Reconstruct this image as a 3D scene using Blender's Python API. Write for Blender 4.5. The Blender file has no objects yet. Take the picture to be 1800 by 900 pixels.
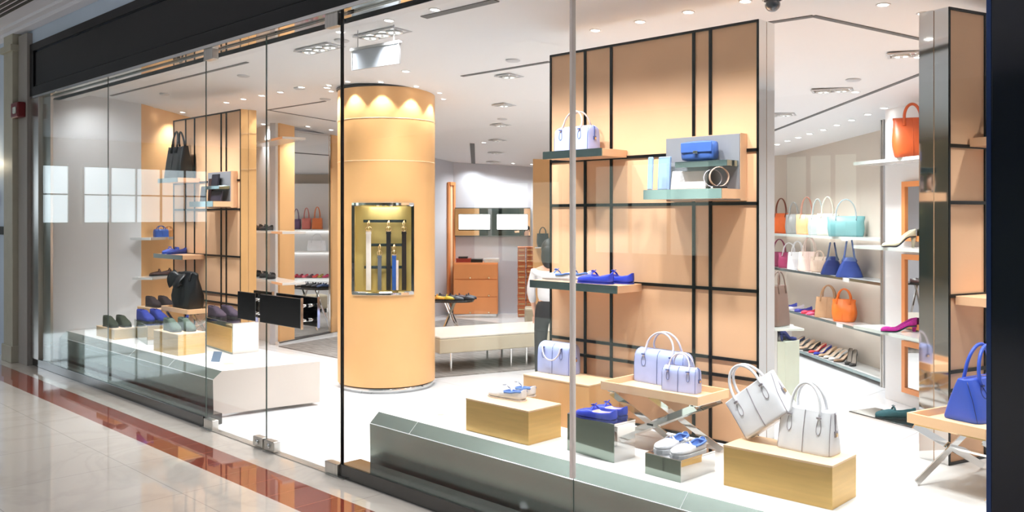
import bpy, bmesh, math, random
from mathutils import Vector, Matrix
random.seed(7)
C = bpy.context.scene.collection
SC = bpy.context.scene
PI = math.pi
# ---------------------------------------------------------------- camera
CAM_H, CAM_D, FPX, YAW, HOR = 1.75, 3.383, 1550.0, math.radians(44.8), 380.0
cam = bpy.data.cameras.new('camera'); camo = bpy.data.objects.new('camera', cam); C.objects.link(camo)
camo.location = (0, -CAM_D, CAM_H); camo.rotation_euler = (PI/2, 0, YAW)
cam.sensor_width = 36; cam.lens = 36*FPX/1800; cam.shift_y = -(450-HOR)/1800
cam.clip_start = .05; cam.clip_end = 200
SC.camera = camo
# ---------------------------------------------------------------- world, exposure
wd = bpy.data.worlds.new('world'); SC.world = wd; wd.use_nodes = True
wd.node_tree.nodes['Background'].inputs[0].default_value = (.62, .74, .78, 1)
wd.node_tree.nodes['Background'].inputs[1].default_value = .55
SC.view_settings.view_transform = 'Standard'; SC.view_settings.look = 'None'
SC.view_settings.exposure = 0.16; SC.view_settings.gamma = 1.0
SC.view_settings.use_curve_mapping = False
cy = SC.cycles
cy.use_denoising = True
cy.max_bounces = 9; cy.diffuse_bounces = 4; cy.glossy_bounces = 6; cy.transparent_max_bounces = 24
cy.transmission_bounces = 6; cy.sample_clamp_indirect = 4; cy.caustics_reflective = False; cy.caustics_refractive = False
# light levels
E_WIN, E_SHOP, E_COL, E_MALL, E_WALLW = 78, 92, 20, 78, 34
# ---------------------------------------------------------------- geometry of the view (metres from the plan)
_s, _c = math.sin(YAW), math.cos(YAW)
def ray(u, v):
    r = (u-900)/FPX
    return Vector((-_s+r*_c, _c+r*_s, (HOR-v)/FPX))
def at_d(u, v, d):
    return Vector((0, -CAM_D, CAM_H)) + ray(u, v)*d
def on_z(u, v, z):
    return at_d(u, v, (CAM_H-z)*FPX/(v-HOR))
def on_line(u, a, b, off=0.0):
    """where the sight column u meets the vertical plane through floor points a, b (moved off metres to its right side)"""
    ax, ay = a; bx, by = b; dx, dy = bx-ax, by-ay; l = math.hypot(dx, dy); dx /= l; dy /= l
    ax += dy*off; ay -= dx*off
    R = ray(u, HOR)
    # (R*t + cam - a) x d = 0
    t = ((ax-0)*dy-(ay+CAM_D)*dx)/(R.x*dy-R.y*dx)
    return Vector((R.x*t, R.y*t-CAM_D, t))   # z = depth
CA, CB, CX0, CY0, CZ0 = -.0116, -.0727, -7.38, 2.2, 3.03
def ceil_z(x, y): return CZ0+CA*(x-CX0)+CB*(y-CY0)
def on_ceil(u, v):
    o = Vector((0, -CAM_D, CAM_H)); d = ray(u, v)
    # o.z+d.z t = CZ0+CA*(o.x+d.x t-CX0)+CB*(o.y+d.y t-CY0)
    t = (CZ0-CA*CX0+CB*(o.y-CY0)-o.z)/(d.z-CA*d.x-CB*d.y)
    return o+d*t
# ---------------------------------------------------------------- materials
def mat(name, col, rough=.5, metal=0.0, var=0.0, vscale=8.0, bump=0.0, bscale=60.0, emit=0.0, coat=0.0, spec=.5, stretch=None):
    m = bpy.data.materials.new(name); m.use_nodes = True
    nt = m.node_tree; b = nt.nodes['Principled BSDF']
    b.inputs['Base Color'].default_value = (*col, 1); b.inputs['Roughness'].default_value = rough
    b.inputs['Metallic'].default_value = metal; b.inputs['Specular IOR Level'].default_value = spec
    if coat: b.inputs['Coat Weight'].default_value = coat; b.inputs['Coat Roughness'].default_value = .08
    if emit:
        b.inputs['Emission Color'].default_value = (*col, 1); b.inputs['Emission Strength'].default_value = emit
    tc = nt.nodes.new('ShaderNodeTexCoord'); src = tc.outputs['Object']
    if stretch:
        mp = nt.nodes.new('ShaderNodeMapping'); mp.inputs['Scale'].default_value = stretch
        nt.links.new(src, mp.inputs['Vector']); src = mp.outputs['Vector']
    if var:
        n = nt.nodes.new('ShaderNodeTexNoise'); n.inputs['Scale'].default_value = vscale; n.inputs['Detail'].default_value = 4
        r = nt.nodes.new('ShaderNodeValToRGB')
        r.color_ramp.elements[0].position = .3; r.color_ramp.elements[1].position = .7
        r.color_ramp.elements[0].color = (*[max(0, c*(1-var)) for c in col], 1)
        r.color_ramp.elements[1].color = (*[min(1, c*(1+var)) for c in col], 1)
        nt.links.new(src, n.inputs['Vector']); nt.links.new(n.outputs['Fac'], r.inputs['Fac'])
        nt.links.new(r.outputs['Color'], b.inputs['Base Color'])
    if bump:
        n2 = nt.nodes.new('ShaderNodeTexNoise'); n2.inputs['Scale'].default_value = bscale; n2.inputs['Detail'].default_value = 3
        bp = nt.nodes.new('ShaderNodeBump'); bp.inputs['Strength'].default_value = bump; bp.inputs['Distance'].default_value = .004
        nt.links.new(src, n2.inputs['Vector']); nt.links.new(n2.outputs['Fac'], bp.inputs['Height'])
        nt.links.new(bp.outputs['Normal'], b.inputs['Normal'])
    return m
def srgb(r, g, b):
    f = lambda c: (c/255/12.92) if c/255 <= .04045 else ((c/255+.055)/1.055)**2.4
    return (f(r), f(g), f(b))
def S(r, g, b, k=1.0): return tuple(min(1, c*k) for c in srgb(r, g, b))
M = {}
M['tan'] = mat('tan_leather_panel', S(236,188,147), .42, var=.05, vscale=3, bump=.12, bscale=220)
M['tanwood'] = mat('honey_veneer', S(230,180,124), .38, var=.06, vscale=5, stretch=(1, 1, .15), bump=.05, bscale=90)
M['tancol'] = mat('column_leather', S(222,170,112), .4, var=.05, vscale=2, bump=.05, bscale=120)
M['pale_wood'] = mat('pale_peach_wood', S(248,212,170), .35, var=.04, vscale=6)
M['gold'] = mat('brushed_gold', S(222,182,112), .34, .35, var=.06, vscale=4, stretch=(1, 1, 14), bump=.05)
M['goldin'] = mat('niche_gold', S(214,190,120), .4, .3, var=.08, vscale=10, stretch=(1, 1, .1))
M['line'] = mat('black_inlay', (.004,.004,.005), .3, spec=.3)
M['white'] = mat('white_paint', (.83,.83,.84), .5, var=.012, vscale=2)
M['ceilw'] = mat('ceiling_white', (.89,.89,.9), .6, var=.01, vscale=1)
M['plat'] = mat('white_platform_top', (.84,.82,.79), .35, var=.02, vscale=3)
M['platside'] = mat('beige_platform_side', S(218,206,196), .38, var=.03, vscale=2)
M['platfront'] = mat('polished_grey_green_steel', S(172,186,179), .26, .92, var=.02, vscale=2, bump=.01, bscale=3)
M['steel'] = mat('polished_steel', (.82,.83,.83), .05, 1.0, bump=.02, bscale=2.2)
M['brush'] = mat('brushed_steel', (.62,.6,.57), .28, 1.0, var=.1, vscale=3, stretch=(30, 30, .4))
M['mallreflect'] = mat('painted_mall_reflection', (.27,.32,.28), .08, 1.0, var=.05, vscale=2)  # grey-green of the reflected mall, put into the metal's colour
M['mirror'] = mat('mirror_silver', (.88,.9,.9), .015, 1.0, spec=.5, bump=.004, bscale=.8)
M['black'] = mat('black_gloss_panel', (.012,.012,.014), .16, coat=.3, var=.1)
M['blackm'] = mat('black_matte_panel', (.007,.007,.009), .45, var=.1, spec=.25)
M['blackgl'] = mat('black_granite', (.02,.019,.018), .09, var=.2, vscale=30, coat=.5)
M['bluegl'] = mat('blue_black_gloss', (.004,.006,.018), .1, coat=.6, var=.1)
M['mallwall'] = mat('mall_wall_paint', S(150,146,142), .55, var=.03, vscale=2)
M['mallblue'] = mat('mall_blue_grey_wall', S(190,206,226), .5, var=.03, vscale=2)
M['mallceil'] = mat('mall_ceiling_paint', S(220,222,232), .7, var=.02, vscale=2)
M['mallopp'] = mat('mall_opposite_wall', S(112,128,120), .6, var=.08, vscale=1)
M['cream'] = mat('cream_trim', S(170,167,152), .5, var=.04)
M['red'] = mat('alarm_red', (.14,.006,.01), .35, var=.05)
M['dark'] = mat('dark_grille', (.02,.02,.02), .6, var=.1)
M['beigewall'] = mat('beige_shelf_wall', S(208,198,186), .45, var=.06, vscale=1.2, bump=.02)
M['greywall'] = mat('cool_grey_wall', S(204,206,214), .5, var=.02, vscale=1)
M['shelfglass'] = mat('frosted_glass_shelf', S(214,226,222), .12, var=.03, coat=.5)
M['shelfwhite'] = mat('white_gloss_shelf', (.8,.82,.82), .15, var=.02, coat=.4)
M['shelfteal'] = mat('smoked_steel_edge', S(150,170,172), .08, .9, var=.03)
M['rug'] = mat('grey_rug', S(150,144,140), .95, var=.28, vscale=5, bump=.8, bscale=260, stretch=(1, 5, 1))
M['bench'] = mat('taupe_bench_leather', S(186,174,150), .4, var=.03, bump=.05)
M['benchtop'] = mat('pale_bench_leather', S(212,204,192), .42, var=.02, bump=.05)
M['cab'] = mat('orange_veneer', S(232,152,92), .4, var=.05, vscale=3, stretch=(1, 1, .2))
M['boxbrown'] = mat('brown_box_card', S(196,112,66), .55, var=.08, vscale=20)
M['lampon'] = mat('lamp_glow', (1, .97, .93), .4, emit=14)
M['strip'] = mat('shelf_light_glow', (1, .98, .95), .4, emit=5)
M['screen'] = mat('white_screen_glow', (1, 1, 1), .3, emit=2.2)
M['pane'] = mat('daylight_pane', (.82, .92, 1.0), .3, emit=2.0)
M['shopglow'] = mat('lit_shopfront', (.86, .98, .88), .3, emit=1.5)
M['walllamp'] = mat('warm_wall_lamp', (1, .86, .6), .3, emit=3)
M['chrome'] = mat('chrome', (.8,.8,.8), .08, 1.0, var=.02)
M['brass'] = mat('pale_gold_metal', (.9,.66,.38), .2, 1.0, var=.05)
M['darktrim'] = mat('slot_shadow_gap', (.12,.12,.12), .7, var=.05)
M['ring'] = mat('grey_ring', (.55,.55,.56), .5, var=.02)
M['skin'] = mat('skin', S(224,176,150), .5, var=.04)
M['hair'] = mat('black_hair', (.01,.009,.009), .4, var=.2, bump=.5, bscale=150)
M['blouse'] = mat('white_blouse', (.72,.72,.74), .7, var=.03, bump=.2, bscale=40)
M['trouser'] = mat('black_trousers', (.012,.012,.014), .7, var=.1, bump=.2, bscale=40)
_lc = {}
def leather(r, g, b, rough=.42, k=1.0):
    key = (r, g, b, rough)
    if key not in _lc:
        _lc[key] = mat('leather_%d_%d_%d' % (r, g, b), S(r, g, b, k), rough, var=.05, vscale=14, bump=.15, bscale=300)
    return _lc[key]
def suede(r, g, b):
    key = (r, g, b, 's')
    if key not in _lc:
        _lc[key] = mat('suede_%d_%d_%d' % (r, g, b), S(r, g, b), .9, var=.18, vscale=60, bump=.4, bscale=400)
    return _lc[key]
def tile_mat(name, base, band=None, tile=.9, joint=.004, rough=.06, veins=.1, jcol=(.44,.41,.37)):
    m = bpy.data.materials.new(name); m.use_nodes = True; nt = m.node_tree; b = nt.nodes['Principled BSDF']; L = nt.links
    N = lambda t: nt.nodes.new(t)
    tc = N('ShaderNodeTexCoord'); o = tc.outputs['Object']
    def brick(sz, jw, vec):
        k = N('ShaderNodeTexBrick'); k.offset = 0; k.inputs['Scale'].default_value = 1
        k.inputs['Brick Width'].default_value = sz; k.inputs['Row Height'].default_value = sz
        k.inputs['Mortar Size'].default_value = jw; k.inputs['Mortar Smooth'].default_value = .1
        L.new(vec, k.inputs['Vector']); return k
    bk = brick(tile, joint, o)
    nz = N('ShaderNodeTexNoise'); nz.inputs['Scale'].default_value = 1.1; nz.inputs['Detail'].default_value = 8; nz.inputs['Distortion'].default_value = 1.6
    L.new(o, nz.inputs['Vector'])
    rp = N('ShaderNodeValToRGB'); e = rp.color_ramp.elements
    e[0].position = .44; e[0].color = (*base, 1); e[1].position = .56; e[1].color = (*base, 1)
    mid = rp.color_ramp.elements.new(.5); mid.color = (*[c*(1-veins) for c in base], 1)
    L.new(nz.outputs['Fac'], rp.inputs['Fac'])
    mx = N('ShaderNodeMix'); mx.data_type = 'RGBA'; L.new(bk.outputs['Fac'], mx.inputs[0]); L.new(rp.outputs['Color'], mx.inputs[6])
    mx.inputs[7].default_value = (*jcol, 1); out = mx.outputs[2]
    if band:
        y0, y1, col = band
        mp = N('ShaderNodeMapping'); mp.inputs['Location'].default_value = (0, .56, 0); L.new(o, mp.inputs['Vector'])
        b2 = brick(.31, .0025, mp.outputs['Vector'])
        n2 = N('ShaderNodeTexNoise'); n2.inputs['Scale'].default_value = 4; n2.inputs['Detail'].default_value = 5; L.new(o, n2.inputs['Vector'])
        r2 = N('ShaderNodeValToRGB'); r2.color_ramp.elements[0].color = (*[c*.72 for c in col], 1); r2.color_ramp.elements[1].color = (*[c*1.25 for c in col], 1)
        L.new(n2.outputs['Fac'], r2.inputs['Fac'])
        m2 = N('ShaderNodeMix'); m2.data_type = 'RGBA'; L.new(b2.outputs['Fac'], m2.inputs[0]); L.new(r2.outputs['Color'], m2.inputs[6])
        m2.inputs[7].default_value = (.42, .2, .14, 1)
        sp = N('ShaderNodeSeparateXYZ'); L.new(o, sp.inputs[0])
        g = N('ShaderNodeMath'); g.operation = 'GREATER_THAN'; L.new(sp.outputs['Y'], g.inputs[0]); g.inputs[1].default_value = y0
        l = N('ShaderNodeMath'); l.operation = 'LESS_THAN'; L.new(sp.outputs['Y'], l.inputs[0]); l.inputs[1].default_value = y1
        a = N('ShaderNodeMath'); a.operation = 'MULTIPLY'; L.new(g.outputs[0], a.inputs[0]); L.new(l.outputs[0], a.inputs[1])
        m3 = N('ShaderNodeMix'); m3.data_type = 'RGBA'; L.new(a.outputs[0], m3.inputs[0]); L.new(out, m3.inputs[6]); L.new(m2.outputs[2], m3.inputs[7])
        out = m3.outputs[2]
    L.new(out, b.inputs['Base Color']); b.inputs['Roughness'].default_value = rough
    if rough < .1: b.inputs['Specular IOR Level'].default_value = .9; b.inputs['Coat Weight'].default_value = .5; b.inputs['Coat Roughness'].default_value = .02
    return m
M['mallfloor'] = tile_mat('cream_marble_tiles', S(212,202,192), (-.56, -.25, S(142,66,50)), .9, .003, .04, .07)
M['shopfloor'] = tile_mat('white_stone_tiles', S(226,226,228), None, .9, .004, .22, .03, (.5,.5,.5))
def glass_mat(name, tint, base=.045, refl=1.0):
    """architectural glass: clear with a mirror share that grows towards grazing"""
    m = bpy.data.materials.new(name); m.use_nodes = True; nt = m.node_tree; nt.nodes.clear(); L = nt.links
    N = lambda t: nt.nodes.new(t)
    lw = N('ShaderNodeLayerWeight'); lw.inputs['Blend'].default_value = .5
    pw = N('ShaderNodeMath'); pw.operation = 'POWER'; L.new(lw.outputs['Facing'], pw.inputs[0]); pw.inputs[1].default_value = 5
    ma = N('ShaderNodeMath'); ma.operation = 'MULTIPLY_ADD'; L.new(pw.outputs[0], ma.inputs[0]); ma.inputs[1].default_value = .95*refl; ma.inputs[2].default_value = base
    t = N('ShaderNodeBsdfTransparent'); t.inputs[0].default_value = (*tint, 1)
    g = N('ShaderNodeBsdfGlossy'); g.inputs['Roughness'].default_value = 0.0; g.inputs['Color'].default_value = (.95, 1, .98, 1)
    mx = N('ShaderNodeMixShader'); L.new(ma.outputs[0], mx.inputs[0]); L.new(t.outputs[0], mx.inputs[1]); L.new(g.outputs[0], mx.inputs[2])
    o = N('ShaderNodeOutputMaterial'); L.new(mx.outputs[0], o.inputs['Surface'])
    return m
M['glass'] = glass_mat('clear_shop_glass', (.985,.995,.99), .022)
M['glassedge'] = mat('glass_edge_green', S(60,80,74), .15, var=.03, coat=.5)
# ---------------------------------------------------------------- mesh helpers
def link(o, parent=None):
    C.objects.link(o)
    if parent is not None: o.parent = parent
    return o
def obj(name, bm, m, parent=None, smooth=False, bevel=0, sub=0, loc=None, rot=None):
    me = bpy.data.meshes.new(name)
    bm.normal_update(); bm.to_mesh(me); bm.free()
    for x in (m if isinstance(m, (list, tuple)) else [m]): me.materials.append(x)
    if smooth:
        for p in me.polygons: p.use_smooth = True
    o = bpy.data.objects.new(name, me); link(o, parent)
    if loc is not None: o.location = loc
    if rot is not None: o.rotation_euler = rot
    if bevel:
        b = o.modifiers.new('b', 'BEVEL'); b.width = bevel; b.segments = 2; b.limit_method = 'ANGLE'
    if sub:
        s = o.modifiers.new('s', 'SUBSURF'); s.levels = sub; s.render_levels = sub
    return o
def thing(name, label, cat, loc=(0,0,0), rz=0, group=None):
    o = bpy.data.objects.new(name, None); C.objects.link(o); o.empty_display_size = .1
    o.location = loc; o.rotation_euler = (0, 0, rz); o['label'] = label; o['category'] = cat
    if group: o['group'] = group
    return o
def tag(o, label, cat, group=None):
    o['label'] = label; o['category'] = cat
    if group: o['group'] = group
    return o
def struct(o): o['kind'] = 'structure'; return o
def dup(root, loc=None, rz=None, label=None, group=None):
    r = root.copy(); C.objects.link(r)
    if loc is not None: r.location = loc
    if rz is not None: r.rotation_euler = (0, 0, rz)
    if label: r['label'] = label
    if group: r['group'] = group
    for ch in list(root.children):
        c = ch.copy(); C.objects.link(c); c.parent = r
        for g in list(ch.children):
            d = g.copy(); C.objects.link(d); d.parent = c
    return r
def B(): return bmesh.new()
def box(bm, x0, x1, y0, y1, z0, z1, mi=0):
    v = [bm.verts.new(p) for p in ((x0,y0,z0),(x1,y0,z0),(x1,y1,z0),(x0,y1,z0),(x0,y0,z1),(x1,y0,z1),(x1,y1,z1),(x0,y1,z1))]
    for f in ((3,2,1,0),(4,5,6,7),(0,1,5,4),(1,2,6,5),(2,3,7,6),(3,0,4,7)):
        bm.faces.new([v[i] for i in f]).material_index = mi
    return bm
def prism(bm, pts, z0, z1, mi=0):
    a = sum(pts[i][0]*pts[(i+1)%len(pts)][1]-pts[(i+1)%len(pts)][0]*pts[i][1] for i in range(len(pts)))
    if a < 0: pts = pts[::-1]
    lo = [bm.verts.new((p[0], p[1], z0(p[0],p[1]) if callable(z0) else z0)) for p in pts]
    hi = [bm.verts.new((p[0], p[1], z1(p[0],p[1]) if callable(z1) else z1)) for p in pts]
    n = len(pts)
    bm.faces.new(lo[::-1]).material_index = mi; bm.faces.new(hi).material_index = mi
    for i in range(n): bm.faces.new((lo[i], lo[(i+1)%n], hi[(i+1)%n], hi[i])).material_index = mi
    return bm
def tube(bm, pts, r, n=8, flat=1.0, mi=0, closed=False, cap=True):
    pts = [Vector(p) for p in pts]; m = len(pts); rings = []
    rr = r if isinstance(r, (list, tuple)) else [r]*m
    up = None
    for i, p in enumerate(pts):
        a = pts[(i-1)%m] if (closed or i) else p; b = pts[(i+1)%m] if (closed or i < m-1) else p
        t = (b-a).normalized()
        if up is None:
            up = Vector((0, 0, 1)) if abs(t.z) < .9 else Vector((0, 1, 0))
            up = (up-t*up.dot(t)).normalized()
        else:
            up = (up-t*up.dot(t)); up = up.normalized() if up.length > 1e-6 else Vector((0, 1, 0))
        s = t.cross(up)
        rings.append([bm.verts.new(p+(up*math.cos(k*2*PI/n)*flat+s*math.sin(k*2*PI/n))*rr[i]) for k in range(n)])
    for i in range(m if closed else m-1):
        A, Bq = rings[i], rings[(i+1)%m]
        for k in range(n): bm.faces.new((A[k], A[(k+1)%n], Bq[(k+1)%n], Bq[k])).material_index = mi
    if cap and not closed:
        bm.faces.new(rings[0][::-1]).material_index = mi; bm.faces.new(rings[-1]).material_index = mi
    return bm
def lathe(bm, prof, n=24, c=(0,0,0), mi=0):
    rings = []
    for r, z in prof:
        rings.append([bm.verts.new((c[0]+max(r, 1e-4)*math.cos(k*2*PI/n), c[1]+max(r, 1e-4)*math.sin(k*2*PI/n), c[2]+z)) for k in range(n)])
    for i in range(len(rings)-1):
        for k in range(n): bm.faces.new((rings[i][k], rings[i][(k+1)%n], rings[i+1][(k+1)%n], rings[i+1][k])).material_index = mi
    return bm
def wall(name, p, q, z0, z1, th, m, bm=None):
    """slab from floor point p to q, its face on the line, thickness to the left of p->q"""
    dx, dy = q[0]-p[0], q[1]-p[1]; l = math.hypot(dx, dy); nx, ny = -dy/l*th, dx/l*th
    b = prism(B(), [p, q, (q[0]+nx, q[1]+ny), (p[0]+nx, p[1]+ny)], z0, z1)
    return struct(obj(name, b, m))
def lamp(name, parent, kind, energy, loc=(0,0,0), size=.05, cone=None, blend=.6, rot=(0,0,0), col=(.965,.985,1.0)):
    l = bpy.data.lights.new(name, kind); l.energy = energy; l.color = col
    if kind == 'SPOT':
        l.spot_size = math.radians(cone); l.spot_blend = blend; l.shadow_soft_size = size
    elif kind == 'AREA': l.size = size
    else: l.shadow_soft_size = size
    o = bpy.data.objects.new(name, l); link(o, parent); o.location = loc; o.rotation_euler = rot
    return o
# ================================================================ the mall side
struct(obj('floor', box(B(), -27, 7, -12, 0, -.1, 0), M['mallfloor']))
struct(obj('floor', box(B(), -15, 2.5, 0, 12, -.1, -.0005), M['shopfloor']))
XL, XR = -11.3, -.965      # ends of the shop front
# front wall of the mall left of the shop
b = B(); box(b, -11.62, XL, -.06, .25, 0, 3.9); struct(obj('wall_front', b, M['mallwall'], bevel=.004))
b = B(); box(b, -11.98, -11.64, -.12, .25, 0, 3.93); box(b, -12.02, -11.60, -.15, .2, 3.72, 3.80); box(b, -12.0, -11.62, -.14, .2, 0, .2)
struct(obj('trim_1', b, M['cream'], bevel=.006))
b = B(); box(b, -14.2, -11.98, -.02, .25, 0, 3.95); struct(obj('wall_front', b, M['mallblue']))
b = B(); box(b, -14.2, -11.99, -.06, 0, 1.52, 1.62); struct(obj('trim_2', b, M['dark'], bevel=.004))
# bulkhead above the fascia, cornice and ceiling
b = B(); box(b, -12.0, 4.2, .0, .3, 3.74, 3.99); struct(obj('wall_front', b, M['mallblue']))
b = B(); box(b, -14.2, 4.2, -.12, 0, 3.93, 4.0); box(b, -14.2, 4.2, -.2, 0, 3.97, 4.02); struct(obj('trim_3', b, M['mallceil'], bevel=.008))
b = B(); box(b, -27, 7, -12, .3, 4.0, 4.1); struct(obj('ceiling', b, M['mallceil']))
# opposite side of the mall (seen only in reflections)
b = B(); box(b, -27, 7, -12.2, -12, 0, 4.0); struct(obj('wall_back', b, M['mallopp']))
b = B(); box(b, -27.2, -27, -12, 0, 0, 4.0); struct(obj('wall_left', b, M['mallopp']))
b = B(); box(b, 7, 7.2, -12, 0, 0, 4.0); struct(obj('wall_right', b, M['mallopp']))
b = B(); box(b, -27, -14.2, -.02, .2, 0, 4.0); struct(obj('wall_front', b, M['mallopp']))
# daylight windows at the far left end of the mall
for i, (y0, y1, z0, z1) in enumerate([(-5.6,-2.0,1.55,3.2), (-9.8,-6.0,1.55,3.2)]):
    w = struct(obj('window_%d' % (i+6), box(B(), -26.96, -26.92, y0, y1, z0, z1), M['pane']))
    fb = B()
    for k in range(6):
        yy = y0+(y1-y0)*k/5; box(fb, -26.92, -26.84, yy-.02, yy+.02, z0-.05, z1+.05)
    for zz in (z0, (z0+z1)/2, z1): box(fb, -26.92, -26.85, y0, y1, zz-.02, zz+.02)
    obj('window_frame', fb, M['mallopp'], w)
# lit shop windows opposite
for i, (x0, x1, z0, z1) in enumerate([(-12.6,-9.6,.9,2.9), (-16.6,-13.6,.6,2.6), (-8.0,-6.6,.9,2.9)]):
    w = struct(obj('window_%d' % (i+8), box(B(), x0, x1, -11.96, -11.92, z0, z1), M['shopglow']))
    fb = B()
    for k in range(4):
        xx = x0+(x1-x0)*k/3; box(fb, xx-.03, xx+.03, -11.92, -11.86, z0-.05, z1+.05)
    box(fb, x0, x1, -11.92, -11.86, z1-.05, z1+.05); box(fb, x0, x1, -11.92, -11.86, z0-.05, z0+.05)
    obj('window_frame', fb, M['dark'], w)
# unseen ceiling lights added to light the mall, above and behind the viewer
for i, (x, y) in enumerate([(-12,-5), (-8,-5), (-4,-5), (0,-5), (-12,-9), (-7,-9), (-2,-9)]):
    t = thing('added_ceiling_light', 'unseen square ceiling light added to light the mall walkway', 'ceiling light', (x, y, 3.99), 0, 'added mall ceiling lights')
    b = B(); box(b, -.3, .3, -.3, .3, -.02, 0); obj('frame', b, M['brush'], t)
    lamp('lamp', t, 'SPOT', E_MALL*4, (0,0,-.05), .08, 150, .9, col=(.88,.94,1))
# the ceiling vent
t = thing('ceiling_vent', 'dark slatted air vent in the mall ceiling', 'vent', (0, 0, 4.0))
P1, P2, P3 = on_z(33,35,4.0), on_z(57,40,4.0), on_z(133,7,4.0)
x0, x1, y1 = min(P1.x,P2.x), P3.x, max(P1.y, P2.y); y0 = y1-.34
x0 = P1.x; y1 = P2.y
t.location = ((x0+x1)/2, -.55, 4.0)
w2 = abs(x1-x0)/2
b = B(); box(b, -w2-.04, w2+.04, -.2, .2, -.012, 0); obj('frame', b, M['mallceil'], t, bevel=.003)
for k in range(5):
    b = B(); box(b, -w2, w2, -.15+k*.065, -.115+k*.065, -.022, -.008); obj('slat', b, M['dark'], t)
# fire alarm sounder on the front wall
t = thing('fire_alarm', 'dark red fire alarm sounder with clear lens on the mall wall', 'alarm', (-11.47, -.06, 3.0))
b = B(); box(b, -.13, .13, -.09, 0, -.09, .09); obj('housing', b, M['red'], t, bevel=.015)
b = B(); box(b, .02, .1, -.115, -.09, -.05, .03); obj('lens', b, M['shelfglass'], t, bevel=.01)
b = B(); tube(b, [(-.13,-.04,-.02), (-.19,-.05,-.03), (-.2,-.05,-.06), (-.13,-.04,-.07)], .008); obj('bracket', b, M['dark'], t)
# wall lamp and dark blue sign on the blue grey wall
t = thing('wall_lamp', 'glowing warm wall lamp on the blue grey mall wall', 'lamp', (-12.72, -.02, 2.3))
lathe(b := B(), [(.0,-.06), (.06,-.05), (.09,.02), (.1,.1), (.09,.1), (.0,.02)], 20, (0, -.12, 0)); obj('shade', b, M['walllamp'], t, smooth=True)
b = B(); box(b, -.03, .03, -.12, 0, -.08, -.04); obj('bracket', b, M['brush'], t)
lamp('lamp', t, 'POINT', 8, (0, -.2, .1), .06, col=(1,.85,.6))
t = thing('wall_sign', 'small dark blue sign plate on the mall wall below the lamp', 'sign', (-12.7, -.02, 1.98))
b = B(); box(b, -.2, .2, -.04, 0, -.11, .11); obj('plate', b, mat('sign_blue', (.02,.08,.3), .3, var=.1), t, bevel=.01)
b = B(); prism(b, [(-.05,-.05), (.05,-.05), (.05,-.042), (-.05,-.042)], -.05, .05); obj('arrow', b, M['shelfwhite'], t)
# ================================================================ the shop front
# black fascia with two recessed lines
b = B(); box(b, XL, 4.2, -.03, .1, 3.15, 3.255); box(b, XL, 4.2, -.03, .1, 3.672, 3.76)
box(b, XL, -11.18, -.03, .1, 3.25, 3.68); box(b, XL+.1, 4.2, -.012, .1, 3.27, 3.655); struct(obj('trim_4', b, M['blackm']))
b = B(); box(b, XL+.1, 4.2, -.006, .09, 3.25, 3.28); box(b, XL+.1, 4.2, -.006, .09, 3.645, 3.68); struct(obj('trim_5', b, M['bluegl']))
# reflective soffit strips under the fascia
b = B(); box(b, XL, 4.2, -.03, .045, 3.12, 3.15); struct(obj('trim_6', b, M['steel'], bevel=.003))
b = B(); box(b, XL, 4.2, .05, .2, 3.105, 3.15); struct(obj('trim_7', b, M['steel'], bevel=.003))
b = B(); box(b, -15, 4.2, .1, .3, 3.105, 3.9); struct(obj('wall_front', b, M['white']))
# steel end jambs
b = B(); box(b, XL, -11.03, -.02, .25, .09, 3.12); struct(obj('trim_8', b, M['brush'], bevel=.003))
b = B(); box(b, -11.015, -10.78, .03, .06, .09, 3.12); struct(obj('trim_9', b, M['brush'], bevel=.003))
# black granite base below the glass, left and right of the door
b = B(); box(b, XL, -6.97, 0, .17, 0, .09); struct(obj('baseboard_front', b, M['blackgl'], bevel=.003))
b = B(); box(b, -4.99, XR, 0, .17, 0, .09); struct(obj('baseboard_front', b, M['blackgl'], bevel=.003))
b = B(); box(b, -6.97, -4.99, -.015, .05, 0, .006); struct(obj('trim_10', b, M['brush']))
# black end pillar at the right
b = B(); box(b, XR, 2.4, -.08, .16, 0, 3.15); struct(obj('trim_11', b, M['bluegl'], bevel=.004))
b = B(); box(b, XR-.015, XR, -.08, .16, 0, 3.15); struct(obj('trim_12', b, mat('blue_edge_highlight', (.05,.09,.25), .15, .6, var=.05)))  # strip coloured blue as the highlight along the pillar edge
# fixed glass
panes = [(XL+.03, -9.035), (-9.03, -6.94), (-4.975, -2.94), (-2.932, XR-.02)]
for i, (x0, x1) in enumerate(panes):
    w = struct(obj('window_%d' % (i+1), box(B(), x0, x1, .006, .016, .09, 3.125), M['glass']))
    b = B(); e = .0025
    box(b, x0, x0+e, .008, .014, .09, 3.125); box(b, x1-e, x1, .008, .014, .09, 3.125)
    if i != 2: obj('glass_edge', b, M['glassedge'], w)
    else: obj('glass_edge', box(B(), x0-.004, x0+.008, .0, .02, .09, 3.125), M['line'], w)
# slim pale vertical seam profile between the right panes
b = B(); box(b, -2.945, -2.927, -.004, .026, .42, 3.12); struct(obj('trim_13', b, mat('pale_rose_profile', S(255,242,236), .3, .0, var=.04), bevel=.002))
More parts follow.
